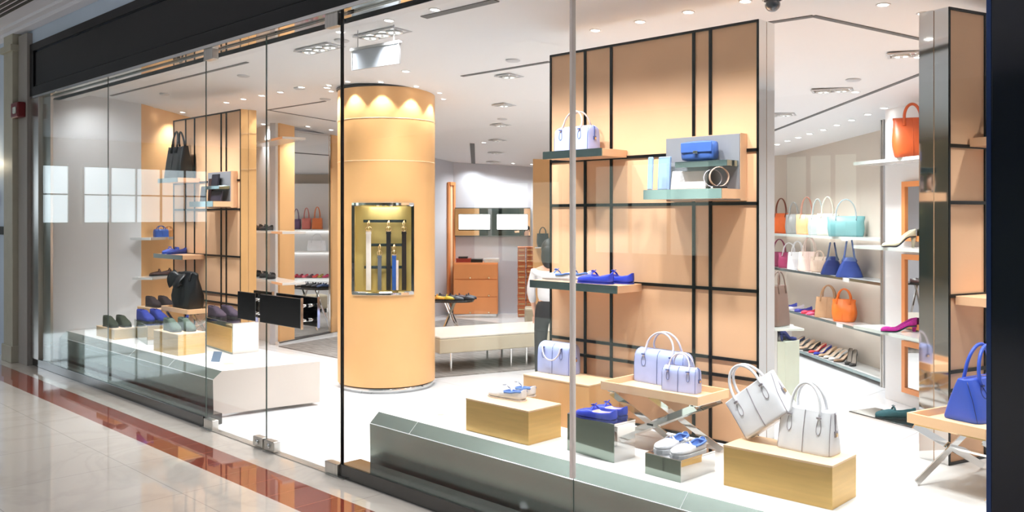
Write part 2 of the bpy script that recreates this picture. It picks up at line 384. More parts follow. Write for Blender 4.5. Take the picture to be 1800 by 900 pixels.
# glass doors
def leaf(n, x0, x1, plate_x0, plate_x1, hinge_left):
    w = struct(obj('door_%d' % n, box(B(), x0, x1, .006, .016, .012, 3.1), M['glass']))
    b = B(); box(b, x0, x0+.002, .008, .014, .012, 3.1); box(b, x1-.002, x1, .008, .014, .012, 3.1); obj('glass_edge', b, M['glassedge'], w)
    for side, y in ((-1, -.06), (1, .075)):
        h = obj('push_plate', box(B(), plate_x0, plate_x1, y-.008, y+.008, .965, 1.175), M['black'], w, bevel=.004)
        cx = plate_x0+.02 if not hinge_left else plate_x1-.02
        b = B()
        for px in (plate_x0+.03, plate_x1-.03):
            for pz in (1.02, 1.12): tube(b, [(px, y, pz), (px, .01, pz)], .012, 12)
        obj('fixing', b, M['chrome'], h, smooth=True)
        b = B(); box(b, plate_x1, plate_x1+.006, y-.01, y+.01, .96, 1.18); obj('edge_trim', b, M['chrome'], h)
    px0, px1 = (x0+.01, x0+.16) if hinge_left else (x1-.16, x1-.01)
    for z0, z1 in ((.005, .085), (3.03, 3.12)):
        obj('hinge_patch', box(B(), px0, px1, -.018, .04, z0, z1), M['brush'], w, bevel=.004)
    lx0, lx1 = (x1-.15, x1-.01) if hinge_left else (x0+.01, x0+.15)
    lb = obj('floor_lock', box(B(), lx0, lx1, -.018, .04, .012, .085), M['brush'], w, bevel=.005)
    b = B(); tube(b, [((lx0+lx1)/2, -.018, .048), ((lx0+lx1)/2, -.028, .048)], .02, 16); obj('lock_cylinder', b, M['chrome'], lb, smooth=True)
    return w
leaf(1, -6.935, -5.968, -6.26, -5.985, True)
leaf(2, -5.96, -4.982, -5.925, -5.365, False)
for x in (-6.97, -5.12):
    b = B(); box(b, x, x+.2, -.03, .05, .0, .008); struct(obj('trim_14', b, M['brush'], bevel=.002))
# ================================================================ shop walls
LP0, LE, W0, W1 = (-11.0, 1.15), (-12.22, 3.16), tuple(on_z(484,606,0)[:2]), (-11.95, 7.15)
R0 = tuple(on_z(1555,682,0)[:2]); 
def pdu(u, d): p = at_d(u, HOR, d); return (p.x, p.y)
R1 = pdu(1345, 8.98*(1555-750)/(1345-750))
WP0, WP1 = tuple(on_z(1556,700,0)[:2]), tuple(on_z(1589,711,0)[:2])
k = 13; WP2 = (WP0[0]+(WP1[0]-WP0[0])*k, WP0[1]+(WP1[1]-WP0[1])*k)
B1 = pdu(1010, 15.9)
_rd, _rn = (R0[0]-R1[0], R0[1]-R1[1]), 0
_l = math.hypot(*_rd); _wn = (_rd[1]/_l*.3, -_rd[0]/_l*.3)
R0 = (R0[0]-_wn[0], R0[1]-_wn[1]); R1 = (R1[0]-_wn[0], R1[1]-_wn[1])
wall('wall_left', (-11.0, .1), LP0, 0, 3.5, .1, M['white'])
wall('wall_left', LP0, LE, 0, 3.5, .1, M['tanwood'])
wall('wall_left', LE, W0, 0, 3.5, .1, M['white'])
wall('wall_left', W0, W1, 0, 3.5, .1, M['greywall'])
wall('wall_back', W1, B1, 0, 3.5, .1, M['greywall'])
wall('wall_back', B1, R1, 0, 3.5, .1, M['beigewall'])
wall('wall_right', R1, R0, 0, 3.5, .1, M['beigewall'])
wall('wall_right', WP0, WP2, 0, 3.5, .1, M['white'])
wall('wall_right', R0, WP0, 0, 3.5, .1, M['greywall'])
wall('wall_right', WP2, (1.2, .1), 0, 3.5, .1, M['white'])
# ceiling
poly = [(-15,.19), (2.4,.19), (2.4,11.5), (-15,11.5)]
struct(obj('ceiling', prism(B(), poly, ceil_z, lambda x,y: ceil_z(x,y)+.1), M['ceilw']))
# shadow-gap lines in the ceiling
def slot(n, pts, w=.03):
    b = B()
    for (a, c) in zip(pts[:-1], pts[1:]):
        d = (c-a); d.z = 0; d.normalize(); nn = Vector((-d.y, d.x, 0))*w/2
        q = [a-nn, c-nn, c+nn, a+nn]
        lo = [b.verts.new((p.x, p.y, ceil_z(p.x,p.y)-.006)) for p in q]; hi = [b.verts.new((p.x, p.y, ceil_z(p.x,p.y)+.002)) for p in q]
        b.faces.new(lo); b.faces.new(hi)
        for i in range(4): b.faces.new((lo[i], lo[(i+1)%4], hi[(i+1)%4], hi[i]))
    struct(obj('trim_%d' % n, b, M['darktrim']))
slot(15, [on_ceil(195,168), on_ceil(435,109)], .03)
slot(16, [on_ceil(745,30), on_ceil(872,0)], .06)
slot(17, [on_ceil(812,133.5), on_ceil(966,108)], .035)
slot(18, [on_ceil(590,213), on_ceil(471,193), on_ceil(572,177.5)], .025)
slot(19, [on_ceil(1340,41), on_ceil(1430,27.5), on_ceil(1640,73)], .04)
slot(20, [on_ceil(1340,237), on_ceil(1640,121)], .035)
slot(21, [on_ceil(830,252), on_ceil(832,287)], .07)
# ================================================================ platforms
def platform(label, x0, x1, xb1, joints):
    t = thing('display_platform', label, 'platform', (0, 0, 0))
    H, H2 = .405, .338
    prof = [(.205,.03), (.2,H2), (.275,H), (1.16,H), (1.16,.03)]
    b = B(); pts = []
    for x, xx in ((x0, 0), (x1, 1)):
        pts.append([b.verts.new((x+(xb1-x1)*(p[0]-.2)/.96*xx, p[0], p[1])) for p in prof])
    L, R = pts
    b.faces.new(L); b.faces.new(R[::-1])
    for i in range(5):
        j = (i+1) % 5; f = b.faces.new((L[i], L[j], R[j], R[i])); f.material_index = 1 if i < 2 else 0
    bmesh.ops.recalc_face_normals(b, faces=b.faces[:])
    for f in b.faces:
        if f.normal.z > .95: f.material_index = 2
        elif abs(f.normal.x) > .7: f.material_index = 0
    obj('body', b, [M['platside'], M['platfront'], M['plat']], t)
    b = B(); box(b, x0+.01, x1-.01, .23, 1.14, 0, .03); obj('plinth', b, M['steel'], t)
    b = B(); tube(b, [(x0, .2, H2), (x1, .2, H2)], .003, 6)
    for x in joints: tube(b, [(x, .2, H2), (x, .275, H)], .002, 6)
    obj('seam', b, M['shelfwhite'], t)
    return t
platform('long white topped display platform with grey slanted front edge left of the glass doors', -10.99, -7.197, -7.02, [-9.0, -8.1])
pr = platform('long white topped display platform with grey slanted front edge right of the glass doors', -4.925, -1.2, -1.2, [-4.5, -2.42])
b = B(); prism(b, [(-1.95,1.163), (-1.2,1.163), (-1.2,.3), (-.98,.3), (-.98,3.4), (-1.6,3.4), (-2.0,1.9)], .03, .404); obj('rear_extension', b, M['plat'], pr)
b = B(); prism(b, [(-1.2,.2), (-.99,.2), (-.99,1.163), (-1.2,1.163)], .03, .4045); obj('end_extension', b, [M['plat']], pr)
# ================================================================ display panels
def panel(label, loc, rz):
    t = thing('display_wall', label, 'display wall', (loc[0], loc[1], .405), rz)
    W, H, T = 1.617, 2.475, .18
    vx = [.32, .544, 1.18, 1.297]; hz = [.807-.405, .907-.405, 1.318-.405, 1.824-.405, 2.132-.405]
    obj('body', box(B(), .004, W-.004, .006, T-.006, 0.005, H-.004), M['tan'], t)
    b = B(); g = .0095
    for x in vx: box(b, x-g, x+g, -.003, .02, 0, H)
    for z in hz: box(b, 0, W, -.004, .02, z-g, z+g)
    box(b, 0, .012, -.004, .02, 0, H); box(b, W-.012, W, -.004, .02, 0, H)
    box(b, 0, W, -.004, .02, H-.014, H); box(b, 0, W, -.004, .02, 0, .014)
    obj('inlay_frame', b, M['line'], t)
    for x0, x1 in ((-.002, .004), (W-.004, W+.002)):
        b = B(); box(b, x0, x1, 0, T*.47, 0, H); box(b, x0, x1, T*.5, T, 0, H); obj('steel_end', b, M['steel'], t)
    # two plain shelves
    for x0, x1, z in ((.175, .675, 2.13-.405), (.055, .795, 1.27-.405)):
        s = obj('shelf', box(B(), x0, x1, -.255, 0, z, z+.048), M['tan'], t, bevel=.002)
        obj('shelf_edge', box(B(), x0-.002, x1+.002, -.262, -.255, z-.001, z+.049), M['shelfteal'], s)
    # mirrored shelf unit
    x0, x1 = 1.03, 1.541
    u = obj('shelf_unit', box(B(), x0, x1, -.07, 0, 1.84-.405, 2.228-.405), M['tan'], t)
    obj('back_plate', box(B(), x0+.004, x1-.002, -.078, -.07, 1.845-.405, 2.224-.405), mat('satin_grey_plate', S(158,158,164), .35, .3, var=.02) if 'satin_grey_plate' not in bpy.data.materials else bpy.data.materials['satin_grey_plate'], u)
    obj('ledge', box(B(), x0-.02, x1, -.27, -.07, 1.85-.405, 1.905-.405), M['tan'], u)
    obj('ledge_edge', box(B(), x0-.022, x1+.001, -.277, -.27, 1.849-.405, 1.906-.405), M['shelfteal'], u)
    obj('small_ledge', box(B(), x1-.36, x1-.01, -.2, -.07, 2.035-.405, 2.07-.405), M['shelfteal'], u, bevel=.002)
    return t
PM = (-4.175, 1.2); PL = (-10.2, 1.2); PR_ = (-1.68, 1.65); RZR = math.radians(73)
panel('tall tan panelled display wall in the centre behind lilac and white handbags', PM, 0)
panel('tall tan panelled display wall at the left behind the black slouchy bag', PL, 0)
panel('tall tan panelled display wall at the right edge behind the cobalt bag', PR_, RZR)
def onp(P, rz, x, y, z):
    return Vector((P[0]+x*math.cos(rz)-y*math.sin(rz), P[1]+x*math.sin(rz)+y*math.cos(rz), z))
# ================================================================ the round column with the belt niche
cx, cyy, R, Z0, Z1 = -7.38, 2.2, .5, .985, 1.87
a0 = math.atan2(-CAM_D-cyy, -cx)-math.radians(5); ha = math.asin(.57)
t = thing('round_column', 'round honey coloured column with a lit belt niche', 'column', (cx, cyy, 0), a0+PI/2)  # niche faces local -y
b = B(); n = 120; ztop = 3.03
def cp(a, z, r=R): return (r*math.cos(a), r*math.sin(a), z)
st = int(round(ha/(2*PI/n)))
angs = [-PI/2+2*PI*k/n for k in range(n)]
for k in range(n):
    A0, A1 = angs[k], angs[(k+1) % n]
    kk = (k+n//2) % n-n//2
    segs = [(.06, Z0), (Z1, ztop)] if (-st <= kk < st) else [(.06, ztop)]
    for z0, z1 in segs:
        b.faces.new([b.verts.new(cp(A0, z0)), b.verts.new(cp(A1, z0)), b.verts.new(cp(A1, z1)), b.verts.new(cp(A0, z1))])
bmesh.ops.remove_doubles(b, verts=b.verts[:], dist=1e-5)
obj('column_skin', b, M['tancol'], t, smooth=True)
hw = R*math.sin(2*PI/n*st); yc = -R*math.cos(2*PI/n*st)
b = B(); yb = -.22
def quad(b, p): b.faces.new([b.verts.new(q) for q in p])
quad(b, [(-hw,yb,Z0), (hw,yb,Z0), (hw,yb,Z1), (-hw,yb,Z1)])
quad(b, [(-hw,yc,Z0), (-hw,yb,Z0), (-hw,yb,Z1), (-hw,yc,Z1)])
quad(b, [(hw,yb,Z0), (hw,yc,Z0), (hw,yc,Z1), (hw,yb,Z1)])
arc = [cp(-PI/2+2*PI/n*k, 0) for k in range(-st, st+1)]
for z in (Z0, Z1): b.faces.new([b.verts.new((p[0], p[1], z)) for p in arc]+[b.verts.new((hw,yb,z)), b.verts.new((-hw,yb,z))])
obj('niche', b, M['goldin'], t)
b = B()
for z in (Z0, Z1):
    tube(b, [(p[0]*1.012, p[1]*1.012, z) for p in arc], .017, 6, flat=1.3)
for sx in (-1, 1): box(b, sx*hw-.014, sx*hw+.014, yc-.012, yc+.02, Z0, Z1)
obj('niche_frame', b, M['steel'], t)
for z, x0, x1 in ((1.70, -.21, .22), (1.46, -.15, .22), (1.235, -.2, .2)):
    r_ = obj('hanging_rail', box(B(), x0, x1, yb-.05, yb-.035, z-.014, z+.014), M['shelfteal'], t)
b = B(); box(b, -.22, .22, yb-.03, yb-.01, Z1-.012, Z1-.004); obj('niche_light', b, M['strip'], t)
lathe(b := B(), [(.47,0), (.485,0), (.485,.06), (.47,.06)], 96); obj('plinth', b, M['steel'], t, smooth=True)
b = B()
for z in (2.30, 2.72): tube(b, [cp(2*PI*k/72, z, R+.0005) for k in range(72)], .003, 6, closed=True)
obj('seam', b, M['pale_wood'], t, smooth=True)
b = B(); tube(b, [cp(2*PI*k/72, ztop+.012, R+.002) for k in range(72)], .012, 6, closed=True); obj('top_ring', b, M['line'], t, smooth=True)
lamp('lamp', t, 'AREA', 1.5, (0, yb-.1, Z1-.03), .3)
colm = Matrix.Translation((cx, cyy, 0)) @ Matrix.Rotation(a0+PI/2, 4, 'Z')
def belt(x, ztop_, zbot, w, m, label, tail=None, light=False):
    p = colm @ Vector((x, yb-.062, ztop_))
    t = thing('belt', label, 'belt', p, a0+PI/2)
    b = B(); tube(b, [(.0,.008,.0), (-.012,-.006,-.03), (-.008,-.008,-.075), (.008,-.006,-.03), (.004,.006,0)], .005, 6, closed=True); obj('hook', b, M['brass'], t, smooth=True)
    b = B(); tube(b, [(math.sin(k*PI/6)*w*.62, -.01, -.085+math.cos(k*PI/6)*.024) for k in range(12)], .0045, 6, closed=True); tube(b, [(0,-.012,-.062), (0,-.014,-.11)], .004, 6)
    obj('buckle', b, M['brass'], t, smooth=True)
    L = ztop_-zbot
    b = B(); box(b, -w/2, w/2, -.012, -.007, -L, -.1); obj('strap', b, m, t, bevel=.001)
    b = B(); box(b, -w/2-.003, w/2+.003, -.016, -.004, -.135, -.118); obj('keeper', b, m, t, bevel=.001)
    if tail is not None:
        b = B(); box(b, w*.5, w*1.1, -.008, -.004, -L, -.16); obj('tail', b, tail, t)
    return t
belt(-.155, 1.705, Z0+.02, .05, leather(236,226,216), 'white leather belt, leftmost in the column niche')
belt(.045, 1.705, Z0+.02, .045, leather(28,26,28), 'black leather belt hanging on the top rail in the middle of the niche')
belt(.2, 1.705, Z0+.02, .045, leather(36,26,24), 'dark leather belt, rightmost in the column niche')
belt(-.045, 1.465, Z0+.02, .038, leather(96,100,108), 'grey leather belt on the lower rail of the niche')
belt(.1, 1.465, Z0+.02, .04, leather(40,84,160), 'blue leather belt with pale tail on the lower rail of the niche', leather(232,214,206))
# ================================================================ display blocks and tables
PZ = .405
def rect_px(pa, pb, pc, z):
    """front-left, front-right, right-back floor corners seen at those pixels -> corner, width, depth, yaw"""
    A, Bq, Cq = on_z(*pa, z), on_z(*pb, z), on_z(*pc, z)
    d = Bq-A; w = d.length; rz = math.atan2(d.y, d.x); n = Vector((-d.y, d.x, 0)).normalized()
    return A, w, max(.12, (Cq-Bq).dot(n)), rz
def block(label, A, w, d, rz, z0, z1, m, kind='display_block', edge=None, group=None):
    t = thing(kind, label, 'display block', (A.x, A.y, z0), rz, group)
    h = z1-z0; g = .0015
    obj('body', box(B(), 0, w, 0, d, 0, h-.01), m, t, bevel=.0015)
    obj('top', box(B(), -g, w+g, -g, d+g, h-.01, h), edge or m, t, bevel=.0015)
    if kind == 'mirror_block': obj('reflection_panel', box(B(), .001, w-.001, -.004, 0, 0, h-.004), M['mallreflect'], t)  # thin front face carrying the painted reflection of the mall
    return t
def zt(pb, pt, z0=PZ):
    """height of a vertical edge from its foot and head pixels"""
    d = (CAM_H-z0)*FPX/(pb[1]-HOR); return CAM_H-(pt[1]-HOR)*d/FPX
A1 = rect_px((819,756), (929,783.4), (991.5,769), PZ); Z1b = zt((929,783.4), (929,722.7))
block('gold fronted wooden display block under the white and blue loafers', *A1, PZ, Z1b, M['gold'], edge=M['pale_wood'])
block('large honey wooden display block under the lilac bag with drooping handle', Vector((-4.08,.834,0)), .565, .3, 0, PZ, .70, M['tanwood'], edge=M['pale_wood'])
A3 = rect_px((1272,852.8), (1463,897.3), (1503.5,872.4), PZ); Z3b = zt((1463,897.3), (1461.5,819))
block('long gold fronted wooden display block under the two white handbags', *A3, PZ, Z3b, M['gold'], edge=M['pale_wood'])
AM1 = rect_px((998,791), (1080,814), (1117,804), PZ); ZM1 = .618
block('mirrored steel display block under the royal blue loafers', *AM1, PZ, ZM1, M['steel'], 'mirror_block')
AM2 = rect_px((1134.7,832), (1197,848.7), (1253,827), PZ); ZM2 = zt((1197,848.7), (1197,810))
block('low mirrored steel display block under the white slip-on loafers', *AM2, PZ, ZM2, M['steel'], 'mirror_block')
# left platform
AL1 = rect_px((169.5,590), (201,597.5), (235,593), PZ); ZL1 = zt((201,597.5), (201,579))
block('small gold display block under the olive green ankle shoes', *AL1, PZ, ZL1, M['gold'], edge=M['pale_wood'])
ALM = rect_px((236.6,592), (259,606.5), (292,599), PZ); ZLM = zt((259,606.5), (259,572.5))
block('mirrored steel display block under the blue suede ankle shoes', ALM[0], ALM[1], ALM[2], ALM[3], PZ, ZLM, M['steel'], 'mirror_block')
AL2 = rect_px((270,616), (313,626), (369,622), PZ); ZL2 = zt((313,626), (313,588))
block('gold display block under the mottled grey green ankle shoes', *AL2, PZ, ZL2, M['gold'], edge=M['pale_wood'])
block('large honey wooden display block under the dark brown ankle shoes', Vector((-10.36,.84,0)), .565, .3, 0, PZ, .70, M['tanwood'], edge=M['pale_wood'])
ALB = rect_px((362,608), (409,623), (462,620.5), PZ); ZLB = zt((409,623), (409,568.5))
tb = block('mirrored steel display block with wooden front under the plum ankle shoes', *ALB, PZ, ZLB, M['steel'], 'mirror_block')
obj('wood_front', box(B(), .02, ALB[1]-.004, -.012, 0, .02, ZLB-PZ-.05), M['gold'], tb)
# tray tables on crossed steel legs
def tray_table(label, x, y, rz, L, D, ztray):
    t = thing('tray_table', label, 'table', (x, y, PZ), rz)
    h = ztray-PZ; e = .012
    obj('tray_base', box(B(), e, L-e, e, D-e, h-.05, h-.035), M['pale_wood'], t)
    b = B()
    box(b, 0, L, 0, e, h-.05, h); box(b, 0, L, D-e, D, h-.05, h); box(b, 0, e, e, D-e, h-.05, h); box(b, L-e, L, e, D-e, h-.05, h)
    obj('tray_rim', b, mat('peach_tray', S(250,206,160), .4, var=.03) if 'peach_tray' not in bpy.data.materials else bpy.data.materials['peach_tray'], t, bevel=.002)
    hh = h-.055; w = .03; th = .007
    for yy, s in ((.03, 0), (D-.03, 0)):
        for (xa, xb, o) in ((.04, L-.04, 0), (L-.04, .04, .014)):
            b = B(); d = Vector((xb-xa, 0, hh)); n = Vector((-d.z, 0, d.x)).normalized()*w
            p0, p1 = Vector((xa, yy+o, 0)), Vector((xb, yy+o, hh))
            vs = []
            for q in (p0-n, p1-n, p1+n, p0+n):
                q = Vector((q.x, q.y, min(max(q.z, 0), hh)))
                vs.append((b.verts.new(q), b.verts.new(q+Vector((0, th, 0)))))
            b.faces.new([v[0] for v in vs]); b.faces.new([v[1] for v in vs][::-1])
            for i in range(4): j = (i+1) % 4; b.faces.new((vs[i][0], vs[i][1], vs[j][1], vs[j][0]))
            bmesh.ops.recalc_face_normals(b, faces=b.faces[:])
            obj('leg', b, M['steel'], t)
    for xa, xb, za, zc_ in ((L/2-.022, L/2+.022, hh/2-.006, hh/2+.006), (.03, .075, hh-.008, hh), (L-.075, L-.03, hh-.008, hh)):
        obj('stretcher', box(B(), xa, xb, .03, D-.02, za, zc_), M['steel'], t)
    return t
tray_table('peach tray table on crossed steel legs under the two lilac handbags', -3.325, .713, 0, .675, .32, .77)
tray_table('peach tray table on crossed steel legs under the black slouchy bag', -9.55, .77, 0, .64, .31, .77)
TV = Vector((.26, .965)).normalized(); rzt = math.atan2(TV.y, TV.x)
tray_table('peach tray table on crossed steel legs under the cobalt bag', -1.30, 1.025, rzt, .66, .42, .77)
# small cards lying on the platforms
def card(px, py, z, w, d, rz, label, m, standing=False):
    p = on_z(px, py, z)
    t = thing('card', label, 'card', p, rz)
    if standing:
        b = B(); prism(b, [(-w/2,0), (w/2,0), (w/2,.003), (-w/2,.003)], 0, d)
        o = obj('card_face', b, m, t); o.rotation_euler = (math.radians(-28), 0, 0)
        b = B(); box(b, -w/4, w/4, 0, .05, 0, .002); obj('card_foot', b, m, t)
    else:
        obj('card_sheet', box(B(), -w/2, w/2, -d/2, d/2, 0, .003), m, t)
        obj('card_print', box(B(), -w/2+.012, w/2-.03, -d/2+.01, d/2-.012, .003, .0035), mat('card_print', S(236,190,150), .5, var=.1) if 'card_print' not in bpy.data.materials else bpy.data.materials['card_print'], t)
    return t
card(378, 636, PZ, .09, .1, math.radians(30), 'small blue grey card standing on the white platform by the doors', mat('card_blue', S(112,130,152), .4, var=.05), True)
card(402, 640, PZ, .15, .11, math.radians(-15), 'pale peach leaflet lying behind the small standing card', M['plat'])
card(745, 724, PZ, .06, .05, 0, 'small white card lying near the left end of the right platform', M['shelfwhite'])
card(776, 730, PZ, .09, .07, math.radians(10), 'small peach edged card lying beside the gold block with loafers', M['plat'])
# ================================================================ handbags
def sel(w, d, n, th):
    c, s = math.cos(th), math.sin(th)
    return (w*math.copysign(abs(c)**(2/n), c), d*math.copysign(abs(s)**(2/n), s))
STY = {  # (z, half width, half depth, exponent) as fractions of H, W/2, D/2
 'boston': [(0,.985,.96,7), (.03,1,1,8), (.5,1,.98,8), (.8,.995,.93,7), (.9,.98,.82,6), (.965,.95,.62,5), (1,.9,.36,4)],
 'tote': [(0,.985,.97,7), (.03,1,1,8), (.5,.975,.8,7), (.8,.955,.6,6), (.97,.95,.46,6), (1,.945,.44,6)],
 'flare': [(0,.88,.97,7), (.03,.9,1,8), (.5,.93,.8,6), (.8,.99,.55,4), (.97,1.03,.42,3.4), (1,1.03,.4,3.4)],
 'trapeze': [(0,.97,.97,7), (.04,1,1,7), (.5,.97,.74,6), (.85,.95,.46,5), (1,.93,.34,4)],
 'slouch': [(0,.8,.85,4), (.05,.86,.95,4), (.35,1.0,1.0,3.4), (.65,.98,.8,3), (.88,.93,.42,3), (1,.98,.28,3)],
 'duffel': [(0,.9,.8,4), (.06,.94,.95,4), (.4,1,1,3.4), (.75,.97,.8,3.2), (.92,1.02,.4,3), (1,1.0,.2,3)],
}
OPEN = ('tote', 'flare', 'slouch')
def bag(label, pos, rz, W, D, H, style, m, mh=None, mp=None, hh=None, hr=.006, droop=False, detail=2, group=None, tilt=0, wob=0.0, cat='handbag', nh=2, hx=.27, lean=0.0, kind='handbag', low=.56, mi=None):
    mh = mh or m; mp = mp or m; hh = H*.55 if hh is None else hh
    t = thing(kind, label, cat, pos, rz, group)
    if tilt: t.rotation_euler = (0, tilt, rz)
    L = STY[style]; rng = random.Random(sum(map(ord, label)))
    def lv(z):
        f = z/H
        for a, b_ in zip(L[:-1], L[1:]):
            if f <= b_[0]:
                k = (f-a[0])/(b_[0]-a[0]); return [a[i]+(b_[i]-a[i])*k for i in range(4)]
        return list(L[-1])
    def yf(x, z):
        _, w, d, n = lv(z); q = min(abs(x)/(W/2*w), .999); return D/2*d*(1-q**n)**(1/n)
    N = 40; zs = [0, .02, .06, .14, .26, .4, .55, .7, .8, .88, .94, .975, 1]
    b = B(); rings = []
    ph = [rng.uniform(0, 6.28) for _ in range(6)]
    for f in zs:
        z = f*H; _, w, d, n = lv(z); ring = []
        for k in range(N):
            th = 2*PI*k/N; x, y = sel(W/2*w, D/2*d, n, th)
            if wob:
                a = wob*(f*(1.15-f)+.05)
                x *= 1+a*.35*math.sin(3*th+ph[0]+5*f); y *= 1+a*(math.sin(5*th+ph[1]+7*f)+.6*math.sin(9*th+ph[2]))
            zz = z+(wob*H*.12*math.sin(2*th+ph[3])*f**3 if wob else 0)
            ring.append(b.verts.new((x, y, zz)))
        rings.append(ring)
    if style in OPEN:
        for f, s in ((.985, .9), (.86, .86)):
            ring = []
            _, w, d, n = lv(H)
            for k in range(N):
                x, y = sel((W/2*w)-.008, max(.004, D/2*d-.006), n, 2*PI*k/N); ring.append(b.verts.new((x, y, f*H)))
            rings.append(ring)
    for i in range(len(rings)-1):
        for k in range(N): b.faces.new((rings[i][k], rings[i][(k+1)%N], rings[i+1][(k+1)%N], rings[i+1][k]))
    b.faces.new(rings[0][::-1]); b.faces.new(rings[-1])
    body = obj('body', b, m, t, smooth=True)
    x0 = hx*W; z0 = H*(.8 if style != 'boston' else .78)
    for s in ((-1, 1) if nh == 2 else (-1,)):
        b = B(); pts = []
        yt = yf(x0, H*.97)
        if droop and s == -1:
            for k in range(25):
                a = PI*k/24; pts.append((-x0*math.cos(a), -yf(x0, z0)-.012-.012*math.sin(a), H*.9-hh*math.sin(a)**.9))
        else:
            pts.append((-x0, s*(yf(x0, z0)+.004), z0)); pts.append((-x0, s*(yf(x0, H*.95)+.003), H*.97))
            for k in range(1, 24):
                a = PI*k/24; pts.append((-x0*math.cos(a)*(1-.12*math.sin(a)), s*(yt*(1-.5*math.sin(a)))+lean*math.sin(a), H+hh*math.sin(a)**.8))
            pts.append((x0, s*(yf(x0, H*.95)+.003), H*.97)); pts.append((x0, s*(yf(x0, z0)+.004), z0))
        tube(b, pts, hr, 8); obj('handle', b, mh, t, smooth=True)
    if detail >= 1:
        b = B(); tube(b, [(0, -yf(0, z*H)-.0008, z*H) for z in (.02, .1, .3, .5, .7, .85, .95, .99)], .0022, 6)
        obj('piping', b, mp, t, smooth=True)
        for s in (-1, 1):
            ex = s*W/2*.955
            if detail >= 2:
                b = B(); tube(b, [(ex*lv(z*H)[1], -yf(ex*lv(z*H)[1], z*H)-.0003, z*H) for z in (.02, .1, .3, .5, .7, .85, .95)], .0018, 6); obj('piping', b, mp, t, smooth=True)
    if detail >= 2:
        for s in (-1, 1):
            b = B(); zt_, zb = H*.84, H*low; lp = []
            for k in range(14):
                a = 2*PI*k/14; z = (zt_+zb)/2+(zt_-zb)/2*math.cos(a); ww = W*.035*math.sin(a)*(1.15-.35*math.cos(a))
                x = s*x0+ww; lp.append((x, -yf(x, z)-.001, z))
            tube(b, lp, .0016, 6, closed=True)
            box(b, s*x0-.011, s*x0+.011, -yf(x0, H*.82)-.012, -yf(x0, H*.82)-.002, H*.83, H*.87)
            obj('handle_tab', b, mp, t)
        b = B(); xe = W/2*lv(H*.6)[1]
        tube(b, [(xe+.001, 0, z*H) for z in (.55, .65, .75, .85, .93)]+[(W/2*.9, 0, H*.995)], .004, 6, flat=1)
        box(b, xe-.001, xe+.006, -.012, .012, H*.42, H*.56); so = obj('side_strap', b, mp, t)
        b = B(); box(b, xe+.004, xe+.011, -.008, .008, H*.43, H*.52); obj('padlock', b, M['brass'], so, bevel=.002)
        if style in ('boston', 'trapeze', 'duffel'):
            b = B(); tube(b, [(-W*.42, 0, H*1.0), (0, 0, H*1.004), (W*.42, 0, H*1.0)], .0035, 6); obj('zip', b, M['chrome'], t)
    return t
def bag_px(label, pL, pR, z, D, H, style, m, dd=0, **k):
    """bag whose front bottom corners stand at those pixels on height z"""
    A, Bq = on_z(*pL, z), on_z(*pR, z); d = Bq-A; rz = math.atan2(d.y, d.x)
    n = Vector((-d.y, d.x, 0)).normalized(); c = (A+Bq)/2+n*D/2
    return bag(label, (c.x, c.y, z), rz, d.length, D, H, style, m, **k)
LIL = leather(176,188,240, .42); LILH = leather(232,226,236, .4); LILP = leather(76,90,150, .4)
WHT = leather(246,246,250, .38); WHTP = leather(150,142,150, .4)
COB = leather(48,82,190, .34); NAVY = leather(28,42,96, .4)
TZ = .7355
bag_px('lilac handbag with its white handle drooping in front, on the large honey block', (942,653.5), (999,662), .70, .15, .205, 'boston', LIL, mh=LILH, mp=LILP, hh=.09, droop=True, hr=.005, nh=1, low=.5)
bag_px('larger lilac handbag with upright white handles at the back of the peach tray', (1111,669), (1200,685), TZ, .13, .205, 'boston', LIL, mh=LILH, mp=LILP, hh=.105, hr=.0065, low=.5)
bag_px('smaller lilac handbag at the front right of the peach tray', (1161,685.5), (1222,694), TZ, .095, .145, 'boston', LIL, mh=LILH, mp=LILP, hh=.075, hr=.005, low=.45, hx=.29)
bag_px('white handbag standing upright at the right end of the long gold block', (1363,786), (1458,805.5), Z3b, .14, .205, 'tote', WHT, mp=WHTP, hh=.125, hr=.0075, low=.46)
# the tilted white bag: stands on its lower left corner
pA = on_z(1311, 774.5, Z3b); rzb = A3[3]
Wt, Ht, Dt = .325, .215, .15
tl = math.radians(-38)
tb = bag('white handbag tipped onto its lower corner at the left of the long gold block', (0,0,0), rzb, Wt, Dt, Ht, 'flare', WHT, mp=WHTP, hh=.12, hr=.0075, low=.5)
Rm = Matrix.Rotation(rzb, 3, 'Z') @ Matrix.Rotation(tl, 3, 'Y')
o_ = Vector((pA.x, pA.y, Z3b+.003))-Rm @ Vector((-Wt/2*.89, -Dt/2*.9, 0))
tb.location = o_; tb.rotation_euler = (0, tl, rzb)
pb_ = onp(PM, 0, .36, -.13, 2.179)
bag('lilac handbag with crossed tan handles on the upper left shelf of the display wall', pb_, 0, .30, .15, .165, 'boston', LIL, mh=leather(214,186,176), mp=LILP, hh=.1, hr=.006, low=.45)
Pc = on_z(1722,748,TZ); ux = Vector((math.cos(rzt), math.sin(rzt), 0)); un = Vector((-math.sin(rzt), math.cos(rzt), 0))
cc = Pc+ux*.205+un*.105
bag('cobalt blue handbag seen from its end, on the peach tray at the right edge', (cc.x, cc.y, TZ), rzt, .41, .21, .205, 'trapeze', COB, mp=NAVY, hh=.16, hr=.009, hx=.25, kind='handbag')
hb = onp(PR_, RZR, .36, -.12, 2.179)
bag('small navy handbag on the high shelf next to the black end pillar', hb, RZR, .22, .11, .12, 'boston', NAVY, hh=.1, hr=.006, detail=1)
